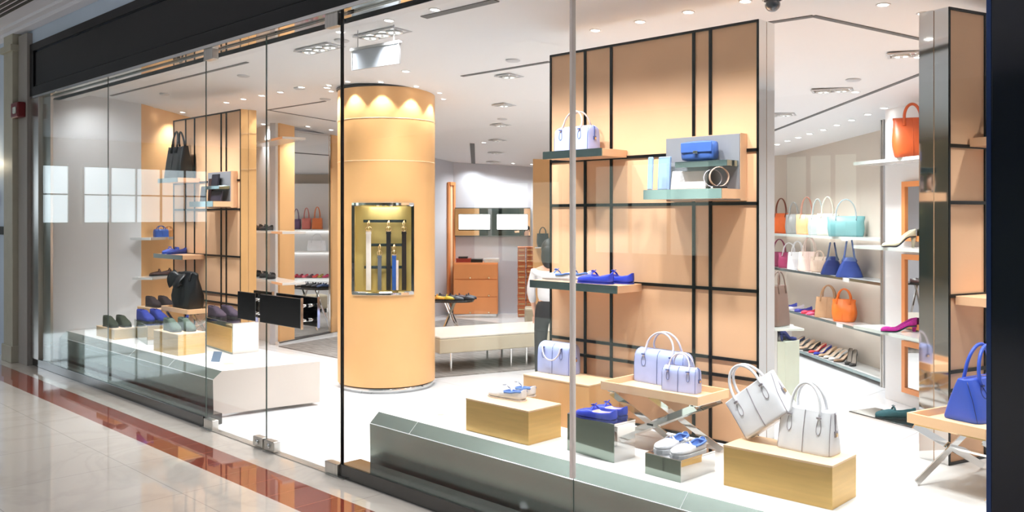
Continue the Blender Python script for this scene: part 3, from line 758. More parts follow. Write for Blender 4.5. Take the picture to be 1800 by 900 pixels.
# black bags on the left
kB = leather(14,15,20, .38)
p = onp(PL, 0, .42, -.13, 2.179)
bag('black handbag with upright handles on the high left shelf', p, 0, .4, .19, .36, 'tote', kB, mp=kB, hh=.17, hr=.011, detail=1, wob=.12, hx=.16)
p = onp((-9.55,.77), 0, .32, .15, TZ)
sb = bag('large black slouchy bag with folded flap on the peach tray at the left', p, math.radians(8), .40, .22, .40, 'slouch', kB, mp=kB, hh=.0, hr=.012, detail=1, wob=.35, nh=0+1, hx=.3)
b = B(); vs = []
for i in range(9):
    for j in range(7):
        u, v = i/8, j/6
        x = -.2+.24*u; y = -.10-.03*math.sin(PI*v)-.02*math.sin(6*u+4*v); z = .42-.02*u*2-.17*v*(1-.3*u)+.015*math.sin(9*u+5*v)
        y += .07*(1-v)
        vs.append(b.verts.new((x, y, z)))
for i in range(8):
    for j in range(6): b.faces.new((vs[i*7+j], vs[(i+1)*7+j], vs[(i+1)*7+j+1], vs[i*7+j+1]))
fl = obj('flap', b, kB, sb, smooth=True); so = fl.modifiers.new('t', 'SOLIDIFY'); so.thickness = .01
# ================================================================ shoes
def lerp(ps, t):
    for (a, x), (b_, y) in zip(ps[:-1], ps[1:]):
        if t <= b_:
            k = (t-a)/(b_-a); k = k*k*(3-2*k); return x+(y-x)*k
    return ps[-1][1]
WF = [(0,.0),(.012,.34),(.035,.54),(.07,.66),(.15,.74),(.35,.72),(.55,.84),(.72,1.0),(.86,.9),(.94,.68),(.985,.36),(1,.0)]
def shoe(label, pos, rz, kind, m, L=.27, lining=None, sole=None, trim=None, group=None, heel=0.0, cat='shoe', name=None, tilt=0, collar=None):
    lining = lining or m; sole = sole or m; trim = trim or m
    t = thing(name or {'loafer':'loafer','pump':'court_shoe','ankle':'ankle_boot','flat':'ballet_flat'}[kind], label, cat, pos, rz, group)
    W = L*(.37 if kind != 'pump' else .31)
    k = L/.27
    if kind == 'loafer':
        HS = [(0,.052),(.1,.053),(.3,.043),(.5,.041),(.7,.034),(.9,.028),(1,.018)]; HC = [(0,.05),(.03,.03),(.1,.016),(.46,.018),(.5,.048),(.6,.051),(.8,.041),(.93,.031),(1,.018)]; op = .48
    elif kind == 'ankle':
        HS = [(0,.1),(.05,.112),(.25,.115),(.4,.09),(.55,.066),(.8,.04),(1,.024)]; HC = [(0,.1),(.04,.07),(.1,.05),(.26,.05),(.3,.118),(.42,.104),(.6,.078),(.8,.056),(.93,.04),(1,.024)]; op = .28
    elif kind == 'pump':
        HS = [(0,.062),(.1,.06),(.3,.036),(.55,.026),(.7,.03),(.9,.024),(1,.014)]; HC = [(0,.05),(.03,.02),(.1,.01),(.7,.008),(.76,.036),(.85,.034),(.95,.026),(1,.014)]; op = .74
    else:
        HS = [(0,.05),(.1,.05),(.3,.034),(.6,.03),(.8,.03),(1,.014)]; HC = [(0,.04),(.03,.015),(.1,.01),(.66,.01),(.72,.038),(.85,.034),(1,.014)]; op = .7
    def zb(s):
        if heel: return heel*(1-lerp([(0,0),(.22,.04),(.66,1),(1,1)], s))
        return 0
    rk = [0,.004,.012,.024,.045,.07,.12,.18,.26,.34,.42,.47,.5,.54,.6,.66,.7,.74,.78,.82,.87,.91,.945,.97,.99,1]
    b = B(); rings = []
    for s in rk:
        w = max(lerp(WF, s), .012)*W/2; hs = lerp(HS, s)*k; hc = lerp(HC, s)*k; z0 = zb(s)+.006+max(0, 1-s/.07)*.014*(0 if heel else 1); x = (s-.5)*L
        yo = .006*math.sin(PI*s)
        pr = [(0, z0), (.86, z0), (1.0, z0+.012*k), (1.02, z0+.5*hs), (.93, z0+hs), (.84, z0+hs+.22*(hc-hs)), (.68, z0+hs+.75*(hc-hs)), (.4, z0+hs+.96*(hc-hs)), (0, z0+hc)]
        ring = [b.verts.new((x, w*a+yo, z)) for a, z in pr]+[b.verts.new((x, -w*a+yo, z)) for a, z in pr[-2:0:-1]]
        rings.append(ring)
    n = len(rings[0])
    for i in range(len(rings)-1):
        for j in range(n):
            f = b.faces.new((rings[i][j], rings[i+1][j], rings[i+1][(j+1)%n], rings[i][(j+1)%n]))
            if rk[i] < op and 5 <= j <= 10: f.material_index = 1
    b.faces.new(rings[0]); b.faces.new(rings[-1][::-1])
    bmesh.ops.recalc_face_normals(b, faces=b.faces[:])
    obj('upper', b, [m, lining], t, smooth=True, sub=1)
    b = B(); ls = [i/20 for i in range(21)]; th = .009 if kind in ('loafer', 'ankle') else .005
    if kind == 'ankle': th = .014
    R_ = []
    for s in ls:
        w = max(lerp(WF, s), .03)*W/2*(1.04); x = (s-.5)*L*1.015; z = zb(s); yo = .006*math.sin(PI*s)
        R_.append([b.verts.new((x, -w+yo, z)), b.verts.new((x, w+yo, z)), b.verts.new((x, w+yo, z+th)), b.verts.new((x, -w+yo, z+th))])
    for i in range(20):
        for j in range(4): b.faces.new((R_[i][j], R_[i+1][j], R_[i+1][(j+1)%4], R_[i][(j+1)%4]))
    b.faces.new(R_[0]); b.faces.new(R_[-1][::-1]); bmesh.ops.recalc_face_normals(b, faces=b.faces[:])
    obj('sole', b, sole, t, smooth=False)
    if heel:
        b = B(); tube(b, [(-.44*L, 0, zb(.04)+.002), (-.43*L, 0, heel*.5), (-.42*L, 0, 0)], [W*.28, W*.17, W*.13], 12); obj('heel', b, trim if kind == 'pump' else sole, t, smooth=True)
    if kind == 'loafer' and collar:
        b = B(); cp_ = []
        for s, sy in [(x/20, 1) for x in range(9, 0, -1)]+[(x/20, -1) for x in range(1, 10)]:
            w = lerp(WF, s)*W/2; cp_.append(((s-.5)*L, sy*w*.95+.006*math.sin(PI*s), lerp(HS, s)*k+.001))
        tube(b, cp_, .0065, 6); obj('collar', b, collar, t, smooth=True)
    if kind == 'loafer':
        b = B(); pts = []
        for q in range(9):
            a = (q/8-.5)*2; pts.append((.1*L*0+.045*L, a*W*.43, (.034+.034*math.cos(a*PI/2))*k+.004))
        tube(b, pts, .0075*k, 6, flat=.45); obj('strap', b, m if trim is m else trim, t, smooth=True)
        b = B()
        for sy in (-1, 1): tube(b, [(.05*L, 0, .074*k), (.03*L, sy*.014, .082*k), (.07*L, sy*.02, .078*k), (.05*L, 0, .073*k)], .003, 6)
        obj('bow', b, trim, t, smooth=True)
    if kind == 'ankle':
        b = B()
        for q in range(4):
            x = (-.2+.075*q+.02)*L; z = (.118-.0135*q)*k
            tube(b, [(x, -.022*k, z-.012), (x+.004, 0, z+.004), (x, .022*k, z-.012)], .0022, 5)
        tube(b, [(-.2*L, 0, .12*k), (-.19*L, .03, .105*k), (-.16*L, .034, .085*k)], .002, 5)
        obj('laces', b, trim, t, smooth=True)
    return t
def shoe_px(label, toe, heel_, z, kind, m, **k):
    a, c = on_z(*heel_, z), on_z(*toe, z); d = c-a; L = min(max(d.length*.97, .22), .30)
    mid = (a+c)/2
    return shoe(label, (mid.x, mid.y, z), math.atan2(d.y, d.x), kind, m, L=k.pop('L', L), **k)
RB = leather(44,66,200,.5); RBS = leather(34,48,150,.5)
WS = leather(244,244,248); WB = leather(84,122,190); PE = leather(228,200,184)
CR = leather(230,216,206)
shoe_px('white loafer with blue collar, front one of the pair on the gold block', (861,694), (924,706), Z1b, 'loafer', WS, lining=WB, sole=CR, trim=WS, collar=WB)
shoe_px('white loafer with blue collar, rear one of the pair on the gold block', (885,687), (940,698), Z1b, 'loafer', WS, lining=WB, sole=CR, trim=WS, collar=WB)
shoe_px('royal blue loafer, front one of the pair on the mirrored block', (1014,729), (1084,743), ZM1, 'loafer', RB, lining=PE, sole=RBS, trim=RB)
shoe_px('royal blue loafer, rear one of the pair on the mirrored block', (1040,722), (1102,735), ZM1, 'loafer', RB, lining=PE, sole=RBS, trim=RB)
shoe_px('white slip-on loafer, right one of the pair on the low mirrored block', (1183,803), (1236,789), ZM2, 'loafer', WS, lining=WB, sole=WS, trim=WS, L=.25, collar=WB)
shoe_px('white slip-on loafer, left one of the pair on the low mirrored block', (1152,794), (1208,779), ZM2, 'loafer', WS, lining=WB, sole=WS, trim=WS, L=.25, collar=WB)
zs_ = 1.318
def shelf_shoe(label, x, y, rz, m, P=PM, z=zs_, kind='loafer', **k):
    q = onp(P, 0, x, y, z); return shoe(label, q, rz, kind, m, **k)
shelf_shoe('white loafer with blue lining, nearer of the two on the display wall shelf', .24, -.18, PI, WS, lining=WB, sole=CR, trim=WB, L=.27, collar=WB)
shelf_shoe('white loafer with blue lining, further of the two on the display wall shelf', .30, -.075, PI, WS, lining=WB, sole=CR, trim=WB, L=.27, collar=WB)
shelf_shoe('bright blue loafer, nearer of the two on the display wall shelf', .56, -.18, PI, RB, lining=RBS, sole=RBS, trim=RB, L=.28)
shelf_shoe('bright blue loafer, further of the two on the display wall shelf', .64, -.075, PI, RB, lining=RBS, sole=RBS, trim=RB, L=.28)
# left platform ankle shoes
OLV = suede(66,72,58); BLU = suede(52,66,158); MOT = suede(78,92,80); BRN = suede(58,46,50); PLM = suede(60,46,62); DK = leather(40,36,36)
def pair(c, z, rz, m, what, L=.28, gap=.12, sole=DK, kind='ankle', **k):
    k.setdefault('trim', leather(24,22,24))
    n = Vector((-math.sin(rz), math.cos(rz), 0))
    for s, w in ((-1, 'nearer'), (1, 'further')):
        q = c+n*gap/2*s+Vector((math.cos(rz), math.sin(rz), 0))*(.03*s)
        shoe(what % w, (q.x, q.y, z), rz, kind, m, L=L, sole=sole, **k)
def mid(A, f=.5, g=.5):
    a, w, d, rz = A; return a+Vector((math.cos(rz), math.sin(rz), 0))*w*f+Vector((-math.sin(rz), math.cos(rz), 0))*d*g
pair(mid(AL1, .55), ZL1, math.radians(2), OLV, 'olive green ankle shoe, %s one of the pair on the small gold block')
pair(mid(ALM, .5), ZLM, math.radians(5), BLU, 'blue suede ankle shoe, %s one of the pair on the mirrored block', L=.3)
pair(mid(AL2, .5), ZL2, math.radians(0), MOT, 'mottled grey green ankle shoe, %s one of the pair on the gold block', L=.29)
pair(Vector((-10.1,.99,0)), .70, math.radians(5), BRN, 'dark brown ankle shoe, %s one of the pair on the large honey block', L=.28)
pair(mid(ALB, .25, .45), ZLB, math.radians(5), PLM, 'plum suede ankle shoe, %s one of the pair on the wood fronted mirrored block', L=.28)
# goods on the left display wall
q = onp(PL, 0, 0, 0, 0)
shelf_shoe('blue loafer standing on its heel, left one on the shelf of the left display wall', .22, -.13, math.radians(-60), leather(58,90,190), P=PL)
shelf_shoe('dark blue loafer, right one on the shelf of the left display wall', .38, -.13, math.radians(-70), leather(40,60,140), P=PL)
def small_bag_box(): pass
def clutch(label, pos, rz, w, d, h, m, kind='clutch_bag', cat='clutch bag'):
    t = thing(kind, label, cat, pos, rz)
    b = B(); N = 16; rings = []
    for i in range(9):
        f = i/8; x = (f-.5)*w; s = .86+.14*math.sin(PI*f)**.3
        rings.append([b.verts.new((x, d/2*s*math.copysign(abs(math.cos(a))**.6, math.cos(a)), h/2+h/2*s*math.copysign(abs(math.sin(a))**.55, math.sin(a)))) for a in [2*PI*k/N for k in range(N)]])
    for i in range(8):
        for k in range(N): b.faces.new((rings[i][k], rings[i][(k+1)%N], rings[i+1][(k+1)%N], rings[i+1][k]))
    b.faces.new(rings[0][::-1]); b.faces.new(rings[-1]); bmesh.ops.recalc_face_normals(b, faces=b.faces[:])
    obj('body', b, m, t, smooth=True)
    b = B(); box(b, -w*.49, w*.49, -d/2-.006, -d/2+.002, h*.42, h*.93); obj('flap', b, m, t, bevel=.004)
    b = B(); box(b, -.016, .016, -d/2-.014, -d/2-.006, h*.36, h*.5); obj('clasp', b, M['chrome'], t, bevel=.003)
    return t
def slab_wallet(label, pos, rz, w, h, m, th=.022, lean=10, kind='wallet', cat='wallet'):
    t = thing(kind, label, cat, pos, rz)
    o = obj('body', box(B(), -w/2, w/2, 0, th, 0, h), m, t, bevel=.006); o.rotation_euler = (math.radians(-lean), 0, 0)
    b = B(); tube(b, [(-w/2+.008,-.0005,.008), (w/2-.008,-.0005,.008), (w/2-.008,-.0005,h-.008), (-w/2+.008,-.0005,h-.008)], .0012, 5, closed=True)
    z = obj('stitching', b, m, t); z.rotation_euler = (math.radians(-lean), 0, 0)
    return t
def cuff(label, pos, rz, r, m, w=.03):
    t = thing('bracelet', label, 'bracelet', pos, rz)
    b = B(); tube(b, [(r*math.cos(a), 0, r+.012+r*math.sin(a)) for a in [2*PI*k/28 for k in range(28)]], w*.1, 8, flat=4.5, closed=True)
    obj('band', b, m, t, smooth=True)
    b = B(); box(b, -r*.8, r*.8, -w*.7, w*.7, 0, .014); obj('stand', b, M['chrome'], t, bevel=.002)
    return t
CL = leather(74,110,186, .35)
clutch('blue clutch bag with silver clasp on the small ledge of the display wall', onp(PM, 0, 1.31, -.135, 2.072), 0, .215, .07, .12, CL)
slab_wallet('white wallet leaning on the mirrored ledge of the display wall', onp(PM, 0, 1.24, -.16, 1.907), 0, .24, .115, WS)
slab_wallet('pale blue wallet standing upright left of the white wallet', onp(PM, 0, 1.06, -.15, 1.907), 0, .085, .205, leather(150,180,220), lean=4)
slab_wallet('narrow pale blue wallet at the far left of the mirrored ledge', onp(PM, 0, .995+.03, -.24, 1.907), 0, .035, .2, leather(160,190,226), th=.016, lean=3)
cuff('white and lilac leather bracelet, left one on the mirrored ledge', onp(PM, 0, 1.42, -.17, 1.907), math.radians(35), .05, LILH)
cuff('white and brown leather bracelet, right one on the mirrored ledge', onp(PM, 0, 1.48, -.2, 1.907), math.radians(50), .055, leather(210,180,160))
kW = leather(36,34,44, .35)
slab_wallet('dark wallet on the small ledge of the left display wall', onp(PL, 0, 1.3, -.14, 2.072), 0, .15, .13, kW, lean=6)
slab_wallet('black wallet standing at the left of the left ledge', onp(PL, 0, 1.03+.05, -.17, 1.907), 0, .11, .17, kW, lean=6)
slab_wallet('tall dark brown wallet standing behind the black wallet on the left ledge', onp(PL, 0, 1.17, -.125, 1.907), 0, .1, .25, leather(60,40,40), lean=3)
slab_wallet('dark violet wallet lying open at the right of the left ledge', onp(PL, 0, 1.38, -.17, 1.907), 0, .23, .115, leather(44,38,52), lean=10)
# ================================================================ right shelf wall
def norm2(a, b_):
    d = Vector((b_[0]-a[0], b_[1]-a[1], 0)).normalized(); return d, Vector((d.y, -d.x, 0))
wdir, wn = norm2(R1, R0)            # along the wall towards the doors; wn points into the shop
SD = .3
rzw = math.atan2(wdir.y, wdir.x)
def shelf_z(u, v):
    q = on_line(u, R1, R0, SD); return CAM_H-(v-HOR)*q.z/FPX
SZ = [shelf_z(1500, 417), shelf_z(1500, 490), shelf_z(1500, 574), shelf_z(1490, 669)]
Lw = (Vector(R0)-Vector(R1)).length
SZ[3] = .075
t = thing('wall_shelving', 'beige shelving wall with four lit shelves of handbags and shoes', 'shelving', (R1[0]+wn.x*.004, R1[1]+wn.y*.004, 0), rzw)
for i, z in enumerate(SZ):
    x1 = Lw-.06
    s = obj('shelf', box(B(), .05, x1, -SD, 0, z-.03, z), M['shelfwhite'], t, bevel=.002)
    obj('shelf_edge', box(B(), .05, x1, -SD-.006, -SD, z-.03, z+.001), M['shelfteal'] if i else M['shelfglass'], s)
    if i < 3:
        obj('light_strip', box(B(), .08, x1-.03, -.05, -.03, z-.036, z-.031), M['strip'], t)
obj('end_post', box(B(), Lw-.06, Lw-.045, -.31, .0, 0, 2.74), M['brush'], t)
obj('end_post', box(B(), Lw-.015, Lw, -.31, -.28, 0, 2.74), M['brush'], t); obj('end_glass', box(B(), Lw-.045, Lw-.015, -.295, -.285, 0, 2.7), M['mirror'], t)
def wp(u, off, z):
    q = on_line(u, R1, R0, off); return Vector((q.x, q.y, z))
def wbag(label, u, i, W, D, H, style, m, off=.17, turn=0, **k):
    k.setdefault('detail', 1); return bag(label, wp(u, off, SZ[i]), rzw+turn, W, D, H, style, m, **k)
T60 = math.radians(-60)
wbag('orange handbag at the far left of the top wall shelf', 1373, 0, .26, .16, .27, 'duffel', leather(238,112,48), turn=.85, hh=.2, mh=leather(130,70,50))
wbag('grey snake patterned handbag on the top wall shelf', 1395, 0, .2, .15, .25, 'duffel', leather(150,150,150), turn=.85, hh=.16, wob=.3)
wbag('peach handbag on the top wall shelf', 1418, 0, .26, .16, .25, 'duffel', leather(240,186,130), turn=.85, hh=.22, mh=leather(190,130,110), wob=.1)
wbag('pale grey handbag on the top wall shelf beside the peach one', 1437, 0, .22, .15, .24, 'duffel', leather(186,196,196), turn=.85, hh=.2, wob=.2)
wbag('cream handbag on the top wall shelf left of the teal one', 1455, 0, .25, .15, .26, 'duffel', leather(226,222,206), turn=.85, hh=.2)
wbag('large teal handbag at the right of the top wall shelf', 1487, 0, .40, .17, .23, 'duffel', leather(112,168,172), turn=1.1, off=.21, hh=.19, wob=.08, mh=leather(150,170,180))
wbag('maroon handbag at the far left of the second wall shelf', 1370, 1, .30, .16, .2, 'duffel', leather(150,54,92), turn=.85, hh=.17)
wbag('dark pink handbag with white handles on the second wall shelf', 1387, 1, .28, .16, .2, 'duffel', leather(168,60,104), turn=.85, hh=.13, mh=WS)
wbag('white handbag on the second wall shelf', 1402, 1, .24, .16, .22, 'tote', WS, turn=.85, hh=.14)
wbag('blush handbag on the second wall shelf', 1423, 1, .26, .17, .24, 'tote', leather(240,214,204), turn=.85, hh=.18)
wbag('nude handbag on the second wall shelf left of the navy ones', 1440, 1, .2, .13, .19, 'duffel', leather(222,196,176), turn=.85, hh=.07)
wbag('navy handbag seen end on, left of the pair on the second wall shelf', 1463, 1, .26, .26, .21, 'trapeze', leather(26,46,106), off=.2, turn=-.45, hh=.16, lean=0, hr=.01)
wbag('dark blue handbag seen end on, right of the pair on the second wall shelf', 1493, 1, .28, .29, .22, 'trapeze', leather(40,66,140), off=.2, turn=-.45, hh=.19, hr=.01)
wbag('tan handbag on the third wall shelf', 1456, 2, .29, .18, .24, 'tote', leather(186,146,110), turn=.85, hh=.14, hr=.009)
wbag('bright orange handbag on the third wall shelf', 1484, 2, .27, .2, .25, 'slouch', leather(232,116,36), turn=.85, hh=.12, hr=.009, wob=.2)
for (u, c, w) in ((1386,(84,92,200),'violet blue'), (1398,(220,214,224),'white and blue'), (1412,(60,60,160),'deep blue'), (1424,(232,60,90),'coral red'), (1434,(214,90,130),'pink')):
    q = wp(u, .2, SZ[2]); shoe('%s ballet flat on the third wall shelf' % w, q, 4.2, 'flat', leather(*c), L=.25, sole=leather(*c))
row = [(1400,(60,70,110),'navy'), (1409,(150,150,156),'silver grey'), (1418,(228,200,176),'nude'), (1427,(40,42,44),'black'), (1437,(216,52,62),'red'), (1446,(40,56,180),'royal blue'), (1455,(196,164,130),'beige with dark heel'), (1464,(232,226,214),'ivory'), (1473,(246,246,246),'bright white'), (1482,(140,110,84),'leopard brown')]
for u, c, w in row:
    q = wp(u, .17, SZ[3]); shoe('%s court shoe in the row on the lowest wall shelf' % w, q, 4.15, 'pump', leather(*c), L=.24, heel=.06, lining=leather(222,196,170), sole=leather(60,50,46))
for u, w in ((1492,'left'), (1500,'right')):
    q = wp(u, .17, SZ[3]); shoe('black high heeled sandal, %s one at the right end of the lowest wall shelf' % w, q, 4.9, 'pump', leather(34,34,36), L=.22, heel=.11, lining=leather(150,140,130), sole=leather(30,30,30))
for u, i in ((1485, 0), (1487, 1), (1476, 2)):
    q = wp(u, SD+.012, SZ[i]); tt = thing('price_card', ['small white card hanging on the edge of the top wall shelf','small white card hanging on the edge of the second wall shelf','small white card hanging on the edge of the third wall shelf'][i], 'card', q, rzw)
    obj('card_face', box(B(), -.075, .075, -.003, 0, -.045, .0), M['shelfwhite'], tt)
# mirrored low display at the left end of the shelving, navy shoe on it
def dp(u, v, z=0): return on_z(u, v, z)
q = at_d(1376, HOR, 8.2); q.z = 0
tt = thing('display_plinth', 'grey mirrored low plinth at the foot of the shelving wall', 'plinth', (q.x, q.y, 0), rzw+.6)
obj('body', box(B(), -.14, .02, -.12, .12, 0, .72), M['brush'], tt, bevel=.003)
obj('side_panel', box(B(), .02, .1, -.12, .12, 0, .60), mat('pale_green_panel', S(206,214,196), .4, var=.04), tt, bevel=.003)
obj('top', box(B(), -.15, .03, -.13, .13, .72, .735), M['shelfglass'], tt, bevel=.002)
qq = q+Vector((math.cos(rzw+.6), math.sin(rzw+.6), 0))*.06
shoe('navy court shoe standing on the low grey plinth', (qq.x, qq.y, .60), rzw+2.0, 'pump', leather(30,44,110), L=.2, heel=.06, lining=leather(30,40,90))
q = at_d(1369, HOR, 7.9)
bag('grey brown tote with gold buckle hanging beside the shelving wall', (q.x, q.y, 1.75-(572-HOR)*7.9/FPX), rzw-.9, .22, .12, .36, 'tote', leather(120,98,88), hh=.12, detail=1)
tt = thing('glass_ledge', 'narrow glass ledge beneath the grey brown tote', 'shelf', (q.x, q.y, 1.75-(572-HOR)*7.9/FPX-.022), rzw)
obj('ledge_top', box(B(), -.2, .22, -.12, .14, 0, .02), M['shelfglass'], tt, bevel=.003); obj('bracket', box(B(), -.2, -.16, -.02, .02, -.05, 0), M['steel'], tt)
# ================================================================ white right wall: shelves, framed mirrors, tall glass door
vd, vn = norm2(WP0, WP2); rzv = math.atan2(vd.y, vd.x)
def vp(u, off, z):
    q = on_line(u, WP0, WP2, off); return Vector((q.x, q.y, z))
Lv = (Vector(WP2)-Vector(WP0)).length
q0 = Vector((WP0[0], WP0[1], 0))
def vz(u, v, off): q = on_line(u, WP0, WP2, off); return CAM_H-(v-HOR)*q.z/FPX
VZ = [vz(1570, 278, .3), vz(1570, 435, .3), vz(1570, 586, .3)]
for i, z in enumerate(VZ):
    p = q0-vd*.05
    tt = thing('wall_shelf', ['white wall shelf under the tall rust orange bag','white wall shelf under the beaded heeled shoe','white wall shelf under the magenta shoe'][i], 'shelf', (p.x, p.y, z-.03), rzv)
    obj('board', box(B(), 0, 1.5, -.3, 0, 0, .03), M['shelfwhite'], tt, bevel=.002)
    obj('edge', box(B(), 0, 1.5, -.305, -.3, 0, .03), M['shelfglass'], tt)
for i, (z0, z1) in enumerate(((1.52, 2.07), (.72, 1.40), (.12, .60))):
    x = (vp(1590, 0, 0)-q0).length
    p = q0+vd*x+vn*.004
    tt = thing('framed_mirror', ['upper wood framed mirror on the white wall','middle wood framed mirror on the white wall','lowest wood framed mirror on the white wall'][i], 'mirror', (p.x, p.y, 0), rzv)
    b = B(); w = .05
    box(b, 0, .6, -.03, 0, z0, z0+w); box(b, 0, .6, -.03, 0, z1-w, z1); box(b, 0, w, -.03, 0, z0+w, z1-w); box(b, .6-w, .6, -.03, 0, z0+w, z1-w)
    obj('frame', b, M['cab'], tt, bevel=.002); obj('glass', box(B(), w, .6-w, -.012, 0, z0+w, z1-w), M['mirror'], tt)
bag('tall rust orange bag with one strap on the high white wall shelf', vp(1603, .19, VZ[0]), rzv+1.05, .33, .22, .35, 'slouch', leather(196,86,38), hh=.12, hr=.013, nh=1, detail=1, hx=.2)
shoe('cream beaded heeled shoe on the middle white wall shelf', vp(1580, .18, VZ[1]), 3.95, 'pump', leather(222,222,196), L=.31, heel=.09, sole=leather(30,36,60), lining=leather(200,200,180))
shoe('magenta suede heeled shoe on the lowest white wall shelf', vp(1580, .18, VZ[2]), 3.95, 'pump', suede(172,30,140), L=.33, heel=.05, sole=leather(30,80,80), lining=suede(150,30,120))
pm = on_z(1570, 737, 0)
tt = thing('floor_mat', 'dark glossy floor plate under the teal shoe', 'mat', (pm.x, pm.y, 0), math.radians(-20))
obj('plate', box(B(), -.34, .5, -.16, .16, 0, .02), M['blackgl'], tt, bevel=.002)
obj('plate_edge', box(B(), -.345, .505, -.165, .165, 0, .012), M['steel'], tt)
shoe('dark teal slipper on the dark floor plate by the mirrored panel end', (pm.x+.02, pm.y, .02), math.radians(222), 'loafer', suede(34,84,92), L=.34, sole=leather(20,50,56))
# tall mirrored glass door at the near end of the shelving
p = Vector((R0[0], R0[1], 0))-wdir*.02

# navy bag and blue bag on a slim rack between the steel end and shelving
def rackbag(label, u, v, d, W, H, m, st='trapeze', **k):
    q = at_d(u, v, d); return bag(label, q, rzw-.3, W, .16, H, st, m, detail=1, **k)
# ================================================================ left wall shelves
ld, ln = norm2(LP0, LE); rzl = math.atan2(ld.y, ld.x)
def lp(u, off, z): q = on_line(u, LP0, LE, off); return Vector((q.x, q.y, z))
def lz(u, v, off): q = on_line(u, LP0, LE, off); return CAM_H-(v-HOR)*q.z/FPX
def lshelf(u0, v, label, L=.8, i=0):
    p = on_line(u0, LP0, LE, .28); z = CAM_H-(v-HOR)*p.z/FPX
    base = Vector((p.x, p.y, 0))-ln*.28
    tt = thing('wall_shelf', label, 'shelf', (base.x, base.y, z-.03), rzl)
    obj('board', box(B(), 0, L, -.28, 0, 0, .03), M['shelfwhite'], tt, bevel=.002)
    obj('edge', box(B(), 0, L, -.284, -.28, 0, .03), M['steel'], tt)
    return z
z1 = lshelf(268, 488, 'white shelf on the tan side wall under the dark brown moccasins')
z2 = lshelf(264, 418, 'white shelf on the tan side wall under the small blue bag')
lz1 = lp(282, .15, z1); lz2 = lp(300, .15, z1)
shoe('dark brown moccasin, left one on the tan side wall shelf', lz1, rzl+2.6, 'loafer', leather(70,44,40), L=.28, sole=DK)
shoe('dark brown moccasin, right one on the tan side wall shelf', lz2, rzl+2.6, 'loafer', leather(60,40,40), L=.28, sole=DK)
bag('small blue handbag on the tan side wall shelf', lp(283, .14, z2), rzl-.6, .17, .1, .1, 'boston', leather(48,84,160), hh=.04, hr=.005, detail=1)
bag('small tan handbag beside the small blue one on the tan side wall shelf', lp(297, .14, z2), rzl-.6, .12, .1, .1, 'boston', leather(190,130,70), hh=.03, hr=.005, detail=1)
# recess with black shoes
ed, en = norm2(LE, W0); rze = math.atan2(ed.y, ed.x)
def eshelf(v, label, m_edge):
    p = on_line(445, LE, W0, .3); z = CAM_H-(v-HOR)*p.z/FPX; base = Vector((p.x, p.y, 0))-en*.3
    tt = thing('wall_shelf', label, 'shelf', (base.x, base.y, z-.03), rze)
    obj('board', box(B(), -.25, 1.15, -.3, 0, 0, .03), M['shelfwhite'], tt, bevel=.002); obj('edge', box(B(), .75, 1.15, -.304, -.3, 0, .03), M['tan'], tt)
    return z
ez = [eshelf(251, 'empty white shelf high in the recess beside the tall mirror', None), eshelf(405, 'white shelf holding black leather shoes beside the tall mirror', None), eshelf(488, 'white shelf holding black suede shoes beside the tall mirror', None)]
for j, (u, w) in enumerate(((450,'left'), (459,'middle'), (468,'right'))):
    q = on_line(u, LE, W0, .16); shoe('black leather moccasin, %s one on the upper shelf beside the mirror' % w, (q.x, q.y, ez[1]), rze-.9, 'loafer', leather(24,24,26, .25), L=.28, tilt=0)
for j, (u, w) in enumerate(((452,'left'), (464,'middle'), (477,'right'))):
    q = on_line(u, LE, W0, .16); shoe('black suede lace shoe, %s one on the lower shelf beside the mirror' % w, (q.x, q.y, ez[2]), rze-.5, 'loafer', suede(30,30,32), L=.28)
# long left wall: pilasters, mirror, framed mirror, rug line
gd, gn = norm2(W0, W1); rzg = math.atan2(gd.y, gd.x)
def gp(u, off=0): q = on_line(u, W0, W1, off); return q
def gs(u): q = gp(u); return (Vector((q.x, q.y, 0))-Vector((W0[0], W0[1], 0))).dot(gd)
def pil(n, u0, u1, m, th=.05, z1=3.4):
    s0, s1 = gs(u0), gs(u1)
    o = obj('trim_%d' % n, box(B(), s0, s1, -th, 0, .04, z1), m, loc=(W0[0], W0[1], 0), rot=(0,0,rzg)); return struct(o)
pil(22, 487, 513, M['tanwood']); pil(23, 579, 612, M['tanwood'])
o = struct(obj('baseboard_left', box(B(), gs(484), gs(612), -.07, 0, 0, .045), M['steel'], loc=(W0[0], W0[1], 0), rot=(0,0,rzg)))
s0, s1 = gs(513.5), gs(578.5)
t = thing('wall_mirror', 'tall wall mirror between two honey wood pilasters reflecting shelves of bags', 'mirror', (W0[0], W0[1], 0), rzg)
obj('mirror_glass', box(B(), s0, s1, -.02, 0, .06, 2.93), M['mirror'], t)
b = B(); box(b, s0-.006, s0+.008, -.03, 0, .05, 2.95); box(b, s1-.008, s1+.006, -.03, 0, .05, 2.95); box(b, s0, s1, -.03, 0, 2.93, 2.95); obj('frame', b, M['steel'], t)
MIR_P = Vector((W0[0], W0[1], 0))+gn*.02
def unmirror(p):
    d = (p-MIR_P).dot(gn); return p-gn*2*d
# framed mirror near the back left corner
s0, s1 = gs(787), gs(796)
t = thing('standing_mirror', 'narrow wood framed mirror on the back of the left wall', 'mirror', (W0[0], W0[1], 0), rzg)
b = B(); box(b, s0-.03, s0+.03, -.04, 0, .05, 2.35); box(b, s1-.03, s1+.03, -.04, 0, .05, 2.35); box(b, s0, s1, -.06, 0, 2.3, 2.36); box(b, s0, s1, -.06, 0, .05, .15)
obj('frame', b, M['cab'], t, bevel=.004); obj('mirror_glass', box(B(), s0+.05, s1-.05, -.03, -.001, .15, 2.3), M['pale_wood'], t)
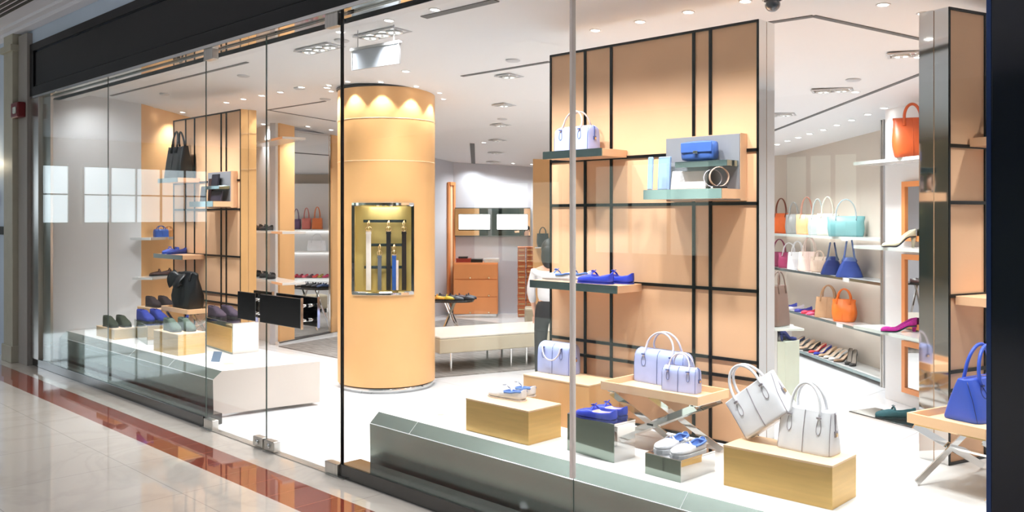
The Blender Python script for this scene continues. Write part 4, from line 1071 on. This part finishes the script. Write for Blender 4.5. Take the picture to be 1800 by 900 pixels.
# ================================================================ shelving behind the display wall, seen in the mirror
vv = [unmirror(at_d(u, HOR, 17.6)) for u in (500, 592)]
a_, b_ = Vector((vv[0].x, vv[0].y, 0)), Vector((vv[1].x, vv[1].y, 0))
if (b_-a_).cross(Vector((0,0,1))).dot(MIR_P-a_) < 0: a_, b_ = b_, a_
md, mn = norm2(a_, b_); rzm = math.atan2(md.y, md.x); Lm = (b_-a_).length
t = thing('wall_shelving', 'lit shelving of handbags facing the tall mirror', 'shelving', (a_.x, a_.y, 0), rzm)
def mz(v, d): return CAM_H-(v-HOR)*d/FPX
mzs = [mz(403, 17.4), mz(441, 17.4), mz(488, 17.4)]
obj('back_panel', box(B(), -.3, Lm+.3, .02, .06, 0, 2.4), M['white'], t)
for z in mzs:
    obj('shelf', box(B(), -.3, Lm+.3, -.3, .02, z-.03, z), M['shelfwhite'], t); obj('light_strip', box(B(), -.28, Lm+.28, -.02, 0, z-.036, z-.031), M['strip'], t)
def mb(u, z, off=.16):
    p = unmirror(at_d(u, HOR, 17.4)); s = (Vector((p.x, p.y, 0))-a_).dot(md); q = a_+md*s+mn*off; return (q.x, q.y, z)
bag('violet handbag on the shelving facing the mirror', mb(520, mzs[0]), rzm, .18, .15, .2, 'duffel', leather(120,90,130), detail=1, hh=.2)
bag('pink handbag on the shelving facing the mirror', mb(538, mzs[0]), rzm, .18, .15, .22, 'duffel', leather(226,130,120), detail=1, hh=.2)
bag('orange handbag on the shelving facing the mirror', mb(557, mzs[0]), rzm, .2, .15, .22, 'tote', leather(236,130,70), detail=1, hh=.22)
bag('white handbag on the shelving facing the mirror', mb(556, mzs[1]), rzm, .36, .15, .2, 'tote', WS, detail=1, hh=.14)
for k_ in range(7):
    c = [(200,40,70),(150,30,60),(220,90,110),(90,40,50),(210,60,60),(160,140,60),(180,40,90)][k_]; w = ['crimson','wine red','rose pink','brown','scarlet','olive gold','raspberry'][k_]
    shoe('%s ballet flat on the shelving facing the mirror' % w, mb(518+k_*9, mzs[2]), rzm-1.5, 'flat', leather(*c), L=.26, sole=leather(*c))
# ================================================================ shoe table right of the column
tc = at_d(792, HOR, 11.6); zt_ = mz(526, 11.6)
def shoe_table(label, c, z, rz, Lx, Dy):
    t = thing('shoe_table', label, 'table', (c.x, c.y, 0), rz)
    b = B(); pts = [(Lx/2*math.copysign(abs(math.cos(a))**.7, math.cos(a)), Dy/2*math.copysign(abs(math.sin(a))**.7, math.sin(a))) for a in [2*PI*k/32 for k in range(32)]]
    prism(b, pts, z-.025, z); obj('tabletop', b, M['black'], t, bevel=.004)
    for sx in (-1, 1):
        for sy in (-1, 1):
            b = B(); tube(b, [(sx*.06, sy*Dy*.25, z-.025), (-sx*Lx*.32, sy*Dy*.25, 0)], .018, 6, flat=.5); obj('leg', b, M['chrome'], t)
    return t
shoe_table('low black topped shoe table with crossed legs right of the round column', tc, zt_, YAW, .62, .5)
tcc = [((-.18,-.1),(236,170,60),'tan and yellow'), ((-.05,-.12),(226,200,60),'yellow'), ((.06,-.13),(90,100,112),'grey'), ((.2,-.08),(70,74,84),'dark grey'), ((-.16,.06),(34,34,38),'black'), ((-.02,.05),(38,36,44),'charcoal'), ((.1,.04),(96,50,60),'plum'), ((.22,.06),(60,64,80),'slate')]
for (x, y), c, w in tcc:
    q = onp((tc.x, tc.y), YAW, x, y, zt_); shoe('%s moccasin on the low shoe table beside the column' % w, q, YAW-.25, 'loafer', leather(*c), L=.25, sole=DK)
TMD = 13.7
tm = unmirror(at_d(547, HOR, TMD)); tm.z = 0
zt2 = mz(504, TMD)
shoe_table('black topped shoe table reflected in the tall mirror', tm, zt2, .4, .9, .5)
for k_ in range(6):
    c = [(40,70,120),(36,40,60),(30,30,34),(40,44,50),(230,230,230),(90,60,60)][k_]; w = ['blue','navy','black','charcoal','white','brown'][k_]
    q = onp((tm.x, tm.y), .4, -.3+.12*k_, 0, zt2); shoe('%s loafer on the shoe table reflected in the mirror' % w, q, .4-1.2, 'loafer', leather(*c), L=.25, sole=DK)
# ================================================================ bench, rug, ottoman
t = thing('bench', 'long low taupe upholstered bench on the rug behind the column', 'bench', (-7.36, 3.0, 0), math.atan2(.949, .316))
obj('seat', box(B(), -.08, 2.6, 0, .85, .235, .395), M['bench'], t, bevel=.012)
obj('seat_top', box(B(), -.075, 2.595, .005, .845, .395, .42), M['benchtop'], t, bevel=.012)
for x in (.1, .85, 1.05, 2.3):
    for y in (.1, .75): lathe(b := B(), [(.012,0), (.014,.235)], 12, (x, y, 0)); obj('leg', b, M['chrome'], t, smooth=True)
r_ = obj('rug', prism(B(), [(-10.55,2.8), (-7.30,2.8), (-6.5,5.2), (-7.2,6.9), (-11.3,6.6)], 0, .012), M['rug']); tag(r_, 'large grey woven rug on the shop floor under the bench', 'rug')
q = on_z(938, 577, 0)
t = thing('ottoman', 'small taupe upholstered ottoman behind the person', 'ottoman', q, YAW)
obj('seat', box(B(), -.14, .2, -.2, .2, .08, .33), M['bench'], t, bevel=.03)
for x in (-.1, .16):
    for y in (-.16, .16): obj('leg', box(B(), x-.02, x+.02, y-.02, y+.02, 0, .08), M['dark'], t)
# ================================================================ cash desk area
bd, bn = norm2(W1, B1); rzb_ = math.atan2(bd.y, bd.x)
q0c, q1c = at_d(797, HOR, 15.3), at_d(875, HOR, 15.3); wC = (q1c-q0c).length
zc = mz(462, 15.3)
t = thing('drawer_cabinet', 'orange wood drawer cabinet by the back wall with steel plinth', 'cabinet', (q0c.x, q0c.y, 0), YAW)
obj('body', box(B(), 0, wC, 0, .5, .05, zc), M['cab'], t, bevel=.004); obj('plinth', box(B(), .02, wC-.02, .01, .49, 0, .05), M['steel'], t)
for za, zb_ in ((mz(491,15.3)+.008, zc-.02), (mz(522,15.3)+.006, mz(491,15.3)-.008), (.06, mz(522,15.3)-.006)):
    d_ = obj('drawer', box(B(), .01, wC-.01, -.015, 0, za, zb_), M['cab'], t, bevel=.003)
    for fx in (.38, .8):
        b = B(); tube(b, [(wC*fx, -.015, za+.02), (wC*fx, -.045, za+.02)], .016, 10); obj('knob', b, M['brass'], d_, smooth=True)
def stackitem(label, x, w, d, h, m, z, kind='box', m2=None):
    p = onp((q0c.x, q0c.y), YAW, x, .2, z); tt = thing(kind, label, 'box', p, YAW)
    obj('body', box(B(), -w/2, w/2, -d/2, d/2, 0, h*.8), m, tt, bevel=.002); obj('lid', box(B(), -w/2-.004, w/2+.004, -d/2-.004, d/2+.004, h*.8, h), m2 or m, tt, bevel=.002)
stackitem('dark red box on the left of the drawer cabinet', .17, .26, .25, .07, leather(150,50,36), zc)
stackitem('black box beside the dark red one on the drawer cabinet', .40, .2, .25, .06, leather(24,26,30), zc)
stackitem('small black box lying on top of the dark red one', .16, .16, .2, .03, leather(30,30,34), zc+.07)
stackitem('pale grey box on the right of the drawer cabinet', .66, .26, .24, .07, leather(206,218,222), zc+.0, m2=M['shelfwhite'])
# brown boxes stacked on the floor: 13 + 13
zb0, hb_ = 0, 0
dB = 15.3
top = mz(434, dB); hb_ = top/13
bx0 = thing('shoe_box', 'brown card box in the tall stacks by the back wall', 'box', (0,0,0), YAW, 'brown boxes stacked by the back wall')
wB = 14/FPX*dB
obj('body', box(B(), -wB/2+.004, wB/2-.004, 0, .3, .002, hb_*.7), M['boxbrown'], bx0, bevel=.002)
obj('lid', box(B(), -wB/2, wB/2, -.005, .305, hb_*.7, hb_-.003), M['boxbrown'], bx0, bevel=.002)
obj('label_plate', box(B(), -.05, .05, -.006, 0, hb_*.3, hb_*.55), M['brass'], bx0)
for col, u in enumerate((917, 932)):
    for i in range(13):
        q = at_d(u, HOR, dB+.02*col); r = bx0 if (col == 0 and i == 0) else dup(bx0)
        r.location = (q.x+random.uniform(-.006,.006), q.y, i*hb_)
# screens on a mirrored band on the back wall
qa, qb = on_line(800, W1, B1, 0), on_line(932, W1, B1, 0)
ws = math.hypot(qb.x-qa.x, qb.y-qa.y)
t = thing('screen_panel', 'mirrored picture panel on the back wall behind the two screens', 'panel', (qa.x+bn.x*.004, qa.y+bn.y*.004, 0), rzb_)
dd_ = (qa.z+qb.z)/2
obj('panel_face', box(B(), 0, ws, -.05, 0, mz(415, dd_), mz(366, dd_)), M['mirror'], t)
b = B(); box(b, 0, ws, -.055, -.05, mz(366.5,dd_), mz(365,dd_)); box(b, 0, ws, -.055, -.05, mz(416,dd_), mz(414,dd_)); box(b, ws*.44, ws*.49, -.056, -.05, mz(414,dd_), mz(367,dd_)); obj('frame', b, M['darktrim'], t)
for i, (u0, u1) in enumerate(((806,862), (873,928))):
    a, c = on_line(u0, W1, B1, .06), on_line(u1, W1, B1, .06); w = math.hypot(c.x-a.x, c.y-a.y)
    t = thing('display_screen', ['glowing white screen, left one on the back wall', 'glowing white screen, right one on the back wall'][i], 'screen', (a.x, a.y, 0), rzb_)
    obj('housing', box(B(), 0, w, -.03, .0, mz(405,dd_), mz(376,dd_)), M['black'], t, bevel=.003)
    obj('screen_glass', box(B(), .008, w-.008, -.036, -.03, mz(404,dd_)+.01, mz(377,dd_)), M['screen'], t)
# honey wood wall piece at the right of the boxes with a black bag on a ledge
a, c = at_d(937, HOR, 14.6), at_d(1020, HOR, 14.4)
struct(obj('wall_back', prism(B(), [(a.x, a.y), (c.x, c.y), (c.x-_s*.1, c.y+_c*.1), (a.x-_s*.1, a.y+_c*.1)], 0, 3.4), M['tanwood']))
q = at_d(954, 434, 14.45)
t = thing('wall_shelf', 'thin steel ledge under the small black bag', 'shelf', q, YAW)
obj('board', box(B(), -.13, .2, -.1, .1, -.02, 0), M['steel'], t, bevel=.002); obj('bracket', box(B(), -.02, .02, 0, .12, -.05, -.02), M['steel'], t)
bag('small black bag with bow on the ledge behind the person', q, YAW+.2, .2, .12, .22, 'slouch', kB, hh=.1, detail=1)
# ================================================================ person
def skin_mesh(name, verts, edges, radii, m, parent, sub=2, root=0):
    me = bpy.data.meshes.new(name); me.from_pydata(verts, edges, []); me.materials.append(m)
    o = bpy.data.objects.new(name, me); link(o, parent)
    s = o.modifiers.new('skin', 'SKIN')
    for i, r in enumerate(radii):
        r = r if isinstance(r, tuple) else (r, r); me.skin_vertices[0].data[i].radius = r
        me.skin_vertices[0].data[i].use_root = (i == root)
    ss = o.modifiers.new('s', 'SUBSURF'); ss.levels = sub; ss.render_levels = sub
    for p in me.polygons: p.use_smooth = True
    s.use_smooth_shade = True
    return o
q = at_d(967, HOR, 9.25)
per = thing('person', 'person in white blouse and black trousers, partly hidden behind the display wall', 'person', (q.x, q.y, 0), YAW+PI*.92)
V = [(0,0,.80),(0,0,.93),(0,.01,1.10),(0,.015,1.19),(0,.01,1.25),(0,-.02,1.31),(0,-.035,1.37),(0,-.03,1.44)]
E = [(0,1),(1,2),(2,3),(3,4),(4,5),(5,6),(6,7)]; RR = [(.12,.085),(.1,.075),(.12,.08),(.1,.065),(.045,.045),(.06,.07),(.078,.088),(.06,.065)]
def add(vs, rs, start):
    i0 = start
    for v_, r in zip(vs, rs): V.append(v_); RR.append(r); E.append((i0, len(V)-1)); i0 = len(V)-1
    return i0
for s in (-1, 1):
    add([(s*.09,0,.74),(s*.1,-.01+.02*s,.44),(s*.1,.01+.03*s,.24),(s*.1,.02+.02*s,.07),(s*.105,-.1+.02*s,.03)], [(.08,.08),(.055,.055),(.05,.05),(.035,.035),(.03,.028)], 0)
    h = add([(s*.155,.01,1.16),(s*.2,.02,.96),(s*.19,-.08,.78),(s*.185,-.12,.71)], [(.05,.05),(.036,.036),(.026,.026),(.03,.018)], 3)
    for f, (dx, dz, L_) in enumerate(((-.03,0,.07),(-.011,0,.08),(.009,0,.076),(.027,0,.062))):
        add([(s*.185+dx,-.135,.665),(s*.185+dx,-.135,.665-L_*.55),(s*.185+dx*.95,-.128,.665-L_)], [.0095,.0085,.007], h)
    add([(s*.15,-.14,.69),(s*.142,-.15,.655)], [.011,.009], h)
skin_mesh('body', V, E, RR, M['skin'], per)
b = B(); bmesh.ops.create_uvsphere(b, u_segments=20, v_segments=14, radius=1, matrix=Matrix.Translation((0,-.012,1.415)) @ Matrix.Diagonal((.098,.105,.105,1)))
for v_ in b.verts:
    if v_.co.y < -.075 and v_.co.z < 1.45: v_.co.y = -.075+(v_.co.y+.075)*.2
bmesh.ops.create_uvsphere(b, u_segments=16, v_segments=10, radius=1, matrix=Matrix.Translation((0,.06,1.33)) @ Matrix.Diagonal((.085,.06,.13,1)))
obj('hair', b, M['hair'], per, smooth=True)
b = B()
bmesh.ops.create_uvsphere(b, u_segments=8, v_segments=6, radius=.012, matrix=Matrix.Translation((0,-.125,1.365)))
obj('nose', b, M['skin'], per, smooth=True)
VB = [(0,0,.82),(0,0,.98),(0,.01,1.12),(0,.012,1.19)]; EB = [(0,1),(1,2),(2,3)]; RB_ = [(.16,.12),(.14,.11),(.17,.125),(.12,.09)]
for s in (-1, 1):
    n0 = len(VB); VB += [(s*.16,.01,1.16),(s*.205,.02,.97),(s*.195,-.06,.83)]; EB += [(3,n0),(n0,n0+1),(n0+1,n0+2)]; RB_ += [(.062,.062),(.05,.05),(.042,.042)]
skin_mesh('blouse', VB, EB, RB_, M['blouse'], per)
VT = [(0,0,.92),(0,0,.78)]; ET = [(0,1)]; RT = [(.14,.105),(.135,.11)]
for s in (-1, 1):
    n0 = len(VT); VT += [(s*.09,0,.70),(s*.1,-.01+.02*s,.44),(s*.1,.01+.03*s,.24),(s*.1,.02+.02*s,.07)]; ET += [(1,n0),(n0,n0+1),(n0+1,n0+2),(n0+2,n0+3)]; RT += [(.09,.09),(.072,.072),(.062,.062),(.055,.055)]
skin_mesh('trousers', VT, ET, RT, M['trouser'], per)
for s in (-1, 1):
    b = B(); box(b, s*.1-.04, s*.1+.04, -.14, .07, 0, .05); obj('shoe', b, M['hair'], per, bevel=.015)
# ================================================================ ceiling fixtures
slope = (math.atan(CB), -math.atan(CA), 0)
def downlight(p, label, group, energy=0, cone=100, r=.055, blend=.7, size=.05, aim=0):
    t = thing('downlight', label, 'downlight', (p.x, p.y, ceil_z(p.x, p.y)), 0, group); t.rotation_euler = slope
    o = DLM
    for n, me in DLM.items():
        c = bpy.data.objects.new(n, me); link(c, t)
    if energy: lamp('lamp', t, 'SPOT', energy, (0,0,-.02), size, cone, blend, rot=(math.radians(aim),0,0))
    return t
def mk(bm_, m, name):
    me = bpy.data.meshes.new(name); bm_.to_mesh(me); bm_.free(); me.materials.append(m)
    for p in me.polygons: p.use_smooth = True
    return me
DLM = {'trim_ring': mk(lathe(B(), [(.03,-.002), (.034,-.006), (.042,-.004), (.043,0)], 24), M['ceilw'], 'trim_ring'), 'diffuser': mk(lathe(B(), [(0,-.004), (.03,-.003)], 24), M['lampon'], 'diffuser')}
LBL = {'win': 'small round downlight in the row just inside the shop window', 'col': 'small round downlight in the ring around the round column', 'back': 'small round downlight in the row by the back wall', 'right': 'small round downlight in the row above the shelving wall', 'mid': 'small round downlight in the curved row near the left display wall', 'near': 'small round downlight in the row above the central display wall'}
for u, v in ((160,157),(193,148),(235,137),(280,124),(335,109),(395,93)):
    downlight(on_ceil(u, v+3), LBL['win'], 'window row downlights', E_WIN*(.3 if u < 200 else 1.35), 150 if u < 200 else 105, blend=1.0 if u < 200 else .7, aim=17)
for x in (-5.6,-5.0,-4.5,-4.0,-3.5,-3.0,-2.5,-2.0,-1.5): downlight(Vector((x,.42,0)), LBL['win'], 'window row downlights', E_WIN, 100, aim=17)
for k_ in range(9):
    a = a0+(k_-4)*math.radians(34); p = Vector((cx+.6*math.cos(a), cyy+.6*math.sin(a), 0))
    t = thing('downlight', LBL['col'], 'downlight', (p.x, p.y, ceil_z(p.x, p.y)), 0, 'column ring downlights')
    for n, me in DLM.items(): c = bpy.data.objects.new(n, me); link(c, t); c.scale = (.8,.8,1)
    lamp('lamp', t, 'SPOT', E_COL, (0,0,-.01), .015, 88, .35)
for u, v in ((831.7,290.7),(866.7,291.7),(901.7,293),(935,294.7)): downlight(on_ceil(u, v-6), LBL['back'], 'back row downlights', 28, 140)
for i, (u, v) in enumerate(((1366,253.7),(1384,247.5),(1403,241.6),(1423,235),(1447,228),(1471,219.7),(1497,211),(1525.6,201),(1554.7,189.5))): downlight(on_ceil(u, v), LBL['right'], 'shelf row downlights', E_WALLW, 100)
for u, v in ((269,189),(321,197),(398,180),(428,174),(460,167.7),(492.7,161.7),(575,154),(463,218),(541,222),(582,228),(530,153)): downlight(on_ceil(u, v), LBL['mid'], 'left zone downlights', 20 if u < 300 else 48, 110)
for u, v in ((1046.7,53),(1125,38),(1210,21),(1310,2),(1552.4,8),(1623.5,23.5)): downlight(on_ceil(u, v), LBL['near'], 'central zone downlights', 55, 100)
for x, y in ((-.75,.9),(-.8,1.9),(-.75,2.8)): downlight(Vector((x,y,0)), 'small round downlight added to brighten the right display wall', 'added right zone downlights', 70, 110)  # unseen downlights added to brighten the right display wall
# rows added deeper in the shop to raise its general brightness
for x, y in ((-3.3,4.2),(-5.3,5.6),(-7.2,6.6),(-9.3,5.4),(-5,3.0),(-9.3,3.4),(-2.4,3.2),(-6.3,1.6)):
    downlight(Vector((x,y,0)), 'small round downlight added to brighten the middle of the shop floor', 'added shop floor downlights', E_SHOP, 140)
# square recessed spotlights, single and triple
def square_light(u, v, n, label, rz=0, group=None, energy=0, s=.15, ex=None):
    p = on_ceil(u, v); t = thing('recessed_spotlight', label, 'recessed spotlight', (p.x, p.y, ceil_z(p.x, p.y)), rz, group)
    L = s*n
    b = B(); f = .02; zf = -.012
    box(b, -L/2-f, L/2+f, -s/2-f, -s/2, zf, .0); box(b, -L/2-f, L/2+f, s/2, s/2+f, zf, 0); box(b, -L/2-f, -L/2, -s/2, s/2, zf, 0); box(b, L/2, L/2+f, -s/2, s/2, zf, 0)
    obj('frame', b, M['ring'], t); obj('tray', box(B(), -L/2, L/2, -s/2, s/2, -.004, 0), M['chrome'], t)
    for k_ in range(n):
        xx = (k_-(n-1)/2)*s
        b = B(); lathe(b, [(.075,-.006), (.078,-.02), (.062,-.024), (.05,-.012)], 20, (xx,0,0)); bmesh.ops.scale(b, vec=(.85,.85,1), verts=b.verts[:], space=Matrix.Translation((-xx,0,0))); h = obj('lamp_head', b, M['shelfwhite'], t, smooth=True)
        b = B(); lathe(b, [(0,-.016), (.06,-.015)], 20, (xx,0,0)); obj('lamp_lens', b, M['lampon'], h)
        b = B(); lathe(b, [(0,-.026), (.012,-.024), (.014,-.016)], 12, (xx,0,0)); obj('bulb_cap', b, M['darktrim'], h)
    if energy: lamp('lamp', t, 'SPOT', energy, (0,0,-.04), .1, 120, .7)
square_light(561.7, 84.5, 3, 'triple recessed spotlight left of the door pane seam', 0, None, 80, .15)
square_light(671.7, 58.5, 3, 'triple recessed spotlight above the hanging sign', 0, None, 80, .15)
for i, (u, v) in enumerate(((895,133),(886,184),(880,219),(875,246),(872,268),(868,284))):
    square_light(u, v, 1, 'single square recessed spotlight, %s one of the file running to the back wall' % ['nearest','second','third','fourth','fifth','furthest'][i], 0, None, 40, .15)
square_light(1463, 158, 2, 'double recessed spotlight over the floor before the shelving wall', math.radians(20), None, 40, .15)
square_light(1605, 94, 2, 'double recessed spotlight beside the mirrored panel end', math.radians(20), None, 40, .15)
square_light(1368, 201, 2, 'double recessed spotlight beside the steel end of the central wall', math.radians(20), None, 40, .15)
for (u, v) in ((290,165),(428,133),(526.7,155),(572,174),(901.7,106),(883,209),(1500,140),(601,71)):
    p = on_ceil(u, v); t = thing('ceiling_sensor', 'small pale round sensor cap on the shop ceiling', 'sensor', (p.x, p.y, ceil_z(p.x, p.y)), 0, 'ceiling sensor caps')
    b = B(); lathe(b, [(0,-.012), (.05,-.012), (.06,-.006), (.062,0)], 20); obj('cap', b, M['ring'], t, smooth=True)
p = on_ceil(1358, -6)
t = thing('security_camera', 'dark dome security camera on the ceiling above the central wall', 'camera', (p.x, p.y, ceil_z(p.x, p.y)))
b = B(); lathe(b, [(.06,0), (.06,-.02), (.05,-.025)], 20); obj('mount', b, M['shelfwhite'], t, smooth=True)
b = B(); bmesh.ops.create_uvsphere(b, u_segments=20, v_segments=12, radius=.045, matrix=Matrix.Translation((0,0,-.045))); obj('dome', b, mat('smoked_dome', (.03,.04,.06), .08, coat=1, var=.05), t, smooth=True)
# hanging sign panel
dH = 6.6
pa, pb2 = at_d(621, 90, dH), at_d(701, 74, dH*.955)
zc1 = at_d(621, 90, dH).z; 
t = thing('hanging_sign', 'blank frosted rectangular sign hanging from the ceiling behind the fixed glass', 'sign', (pa.x, pa.y, 0), math.atan2(pb2.y-pa.y, pb2.x-pa.x))
wS = math.hypot(pb2.x-pa.x, pb2.y-pa.y); z1s = zc1; z0s = z1s-34/FPX*dH
obj('panel', box(B(), 0, wS, -.008, .008, z0s, z1s), mat('frosted_sign', S(206,212,222), .12, var=.06, vscale=4, coat=.6), t, bevel=.002)
b = B(); box(b, -.02, wS+.02, -.016, .016, z1s, z1s+.02); box(b, -.01, 0, -.01, .01, z0s, z1s); box(b, wS, wS+.01, -.01, .01, z0s, z1s); obj('frame', b, M['ring'], t)
ct = ceil_z(pa.x, pa.y)
for x in (.05, wS-.05): b = B(); tube(b, [(x,0,z1s+.02), (x,0,ct)], .004, 6); obj('hanger', b, M['ring'], t)
